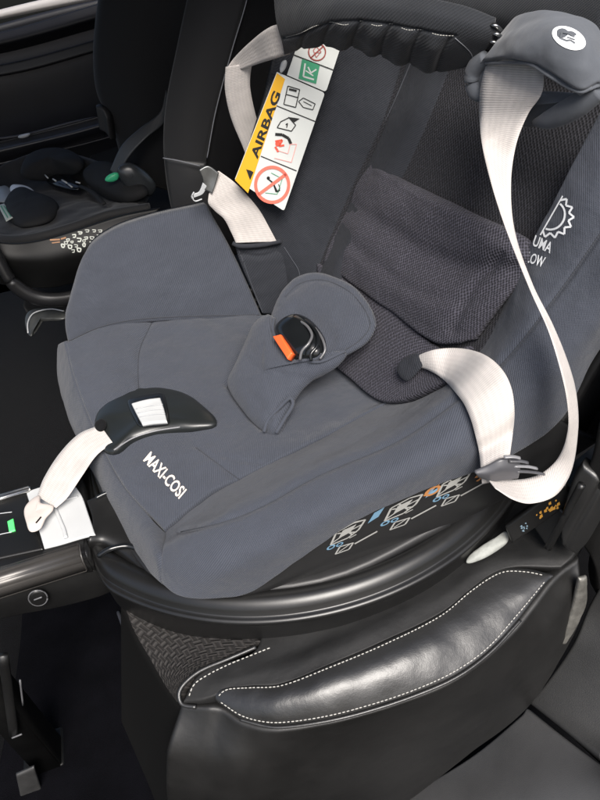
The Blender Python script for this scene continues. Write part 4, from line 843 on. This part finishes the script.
# clamp near the far-left of the big seat
cp = thing('seat_rail_lever', (-.45, .55, .35), 'grey metallic lever end sticking out at the left of the big child seat', 'lever')
pillow('lever_plate', [z(25, 320, .36), z(30, 311, .362), z(46, 308, .362), z(62, 310, .36), z(66, 318, .358), (z(50, 320, .358)), z(36, 322, .355), z(32, 336, .35), z(28, 334, .35)], .006, mat('lever_metal', (.06, .062, .06), .4, metal=.3, var=(40, .3)), cp, hb=.005, power=4)
tube('lever_edge', [z(28, 333, .358), z(28, 322, .366), z(34, 313, .369), z(50, 309, .369), z(64, 311, .366)], .0016, GREYP, cp, n=24)

# ================================================================== FAR DOOR
dr = thing('car_door', (-.3, 1.75, .5), 'dark inner panel of the far car door with a pale trim strip along its top', 'car door')
patch('door_panel', [[y(-60, 40, 1.75), y(60, 8, 1.75), y(220, -30, 1.75), y(420, -80, 1.75)], [y(-60, 110, 1.72), y(60, 85, 1.72), y(220, 50, 1.72), y(420, 0, 1.72)], [y(-60, 260, 1.75), y(60, 240, 1.75), y(220, 220, 1.75), y(420, 160, 1.75)]], mat('door_black', (.010, .010, .014), .5, spec=.5, bump=('noise', 500, .3, .001), var=(6, .2)), dr, n=(60, 40), thick=.05, r=.01)
patch('trim_strip', [[y(-60, 24, 1.70), y(20, 4, 1.70), y(100, -14, 1.70)], [y(-60, 30, 1.69), y(20, 12, 1.69), y(100, -4, 1.69)], [y(-60, 33, 1.70), y(20, 16, 1.70), y(100, 0, 1.70)]], mat('pale_trim', (.75, .70, .66), .35), dr, n=(40, 14), thick=.02, r=.004)
patch('door_ledge', [[y(-60, 44, 1.62), y(20, 26, 1.62), y(100, 2, 1.62), (y(140, -8, 1.62))], [y(-60, 58, 1.60), y(20, 40, 1.60), y(100, 18, 1.60), (y(140, 8, 1.60))], [y(-60, 66, 1.66), y(20, 50, 1.66), y(100, 28, 1.66), (y(140, 18, 1.66))]], MATS['door_black'], dr, n=(40, 20), thick=.02, r=.006)
patch('door_ledge', [[y(-60, 74, 1.66), y(20, 60, 1.66), y(100, 38, 1.66)], [y(-60, 84, 1.65), y(20, 72, 1.65), y(100, 50, 1.65)]], mat('door_black_pale', (.02, .02, .024), .45, spec=.5), dr, n=(40, 12), thick=.02, r=.006)
arm2 = patch('armrest', [[y(-40, 152, 1.50), y(20, 138, 1.50), y(70, 126, 1.50), y(104, 117, 1.50)], [y(-40, 160, 1.44), y(20, 146, 1.44), y(70, 134, 1.44), y(106, 124, 1.44)], [y(-40, 178, 1.48), y(20, 164, 1.48), y(70, 150, 1.48), y(106, 140, 1.48)]], mat('armrest_plastic', (.016, .016, .019), .35, spec=.6, var=(8, .2)), dr, n=(50, 20), thick=.05, r=.01)
tube('armrest_edge', [y(-20, 141, 1.50), y(24, 135, 1.50), y(70, 123, 1.50), y(100, 117, 1.50)], .004, mat('edge_plastic', (.03, .03, .036), .35), arm2, n=20)
pillow('window_switch', [y(18, 137, 1.46), y(24, 134, 1.46), y(30, 134, 1.46), y(24, 138, 1.46)], .006, GREYP, arm2, hb=.004)

# ================================================================== FLOOR, SILL, SETTING
fl0 = box('car_floor', (-2.0, -1.2, -.21), (2.0, 2.0, -.15), CARP, None, bev=.002); tag(fl0, kind='structure')
mt = patch('floor_mat', [[z(20, 520, -.138), z(120, 560, -.138), z(140, 600, -.138)], [z(20, 640, -.138), z(90, 625, -.138), z(122, 618, -.138)], [z(-20, 860, -.138), z(90, 850, -.138), z(202, 856, -.138)]], mat('mat_cloth', (.0025, .0025, .0035), .9, spec=.04, bump=('noise', 500, .8, .002), var=(12, .35)), None, n=(40, 60), thick=.008, r=.003, reg=False)
tag(mt, 'black carpet floor mat in the footwell in front of the leather seat', 'floor mat')
tube('bound_edge', [z(118, 612, -.134), z(130, 645, -.134), z(150, 700, -.134), z(172, 765, -.134), z(204, 858, -.134)], .004, mat('mat_edge', (.03, .03, .035), .5), mt, n=60)
sill = thing('door_sill', (.15, -.36, .1), 'grey grained plastic sill trim below the leather seat at lower right', 'door sill')
patch('sill_panel', [[y(300, 860, -.30), y(395, 802, -.305), y(470, 757, -.302), y(520, 716, -.295), y(526, 708, -.29)], [y(330, 900, -.41), y(430, 860, -.41), y(500, 820, -.41), y(570, 775, -.41), y(594, 760, -.41)], [y(400, 960, -.5), y(480, 920, -.5), y(560, 880, -.5), y(640, 820, -.5), y(650, 800, -.5)]], TRIM, sill, n=(60, 60), thick=.02, r=.003)
patch('sill_panel', [[y(528, 703, -.288), y(548, 680, -.282), y(574, 642, -.27), y(590, 604, -.25), y(640, 520, -.25)], [y(600, 757, -.41), y(620, 740, -.40), y(650, 700, -.38), y(680, 650, -.36), (y(700, 560, -.34))]], mat('grained_trim_dark', (.022, .022, .022), .55, spec=.4, bump=('leather', 420, .5, .0012), var=(9, .2)), sill, n=(50, 50), thick=.02, r=.004)
# ================================================================== LIGHT
w = bpy.data.worlds.new('World'); S.world = w; w.use_nodes = True
nt = w.node_tree; bg = nt.nodes['Background']; sky = nt.nodes.new('ShaderNodeTexSky'); sky.sky_type = 'NISHITA'; sky.sun_disc = False
sky.sun_elevation = math.radians(52); sky.sun_rotation = math.radians(160); sky.dust_density = 4; sky.air_density = 1; sky.ozone_density = 1
nt.links.new(sky.outputs[0], bg.inputs[0]); bg.inputs[1].default_value = .09
roof = patch('car_shade_roof', [[np.array([xx, .02, 1.47]) for xx in (-1.8, 0, 1.8)], [np.array([xx, .7, 1.52]) for xx in (-1.8, 0, 1.8)], [np.array([xx, 1.30, 1.45]) for xx in (-1.8, 0, 1.8)]], mat('shade_roof_lining', (.28, .28, .275), .9, bump=('noise', 300, .3, .001)), None, n=(20, 20), thick=-.05, r=.01, reg=False, flip=False)  # unseen roof, added to shade the far side; edges placed for the light
tag(roof, kind='structure')
sl = bpy.data.lights.new('sun', 'SUN'); sl.energy = 3.2; sl.angle = math.radians(30); sl.color = (1, .965, .92)
so = bpy.data.objects.new('sun', sl); COL.objects.link(so)
el, az = math.radians(51), math.radians(180)
sky.sun_elevation = el; sky.sun_rotation = az
dirv = Vector((math.sin(az)*math.cos(el), math.cos(az)*math.cos(el), math.sin(el)))
so.rotation_euler = dirv.to_track_quat('Z', 'Y').to_euler()
S.view_settings.view_transform = 'Standard'; S.view_settings.look = 'None'; S.view_settings.exposure = 0.78; S.view_settings.gamma = 1
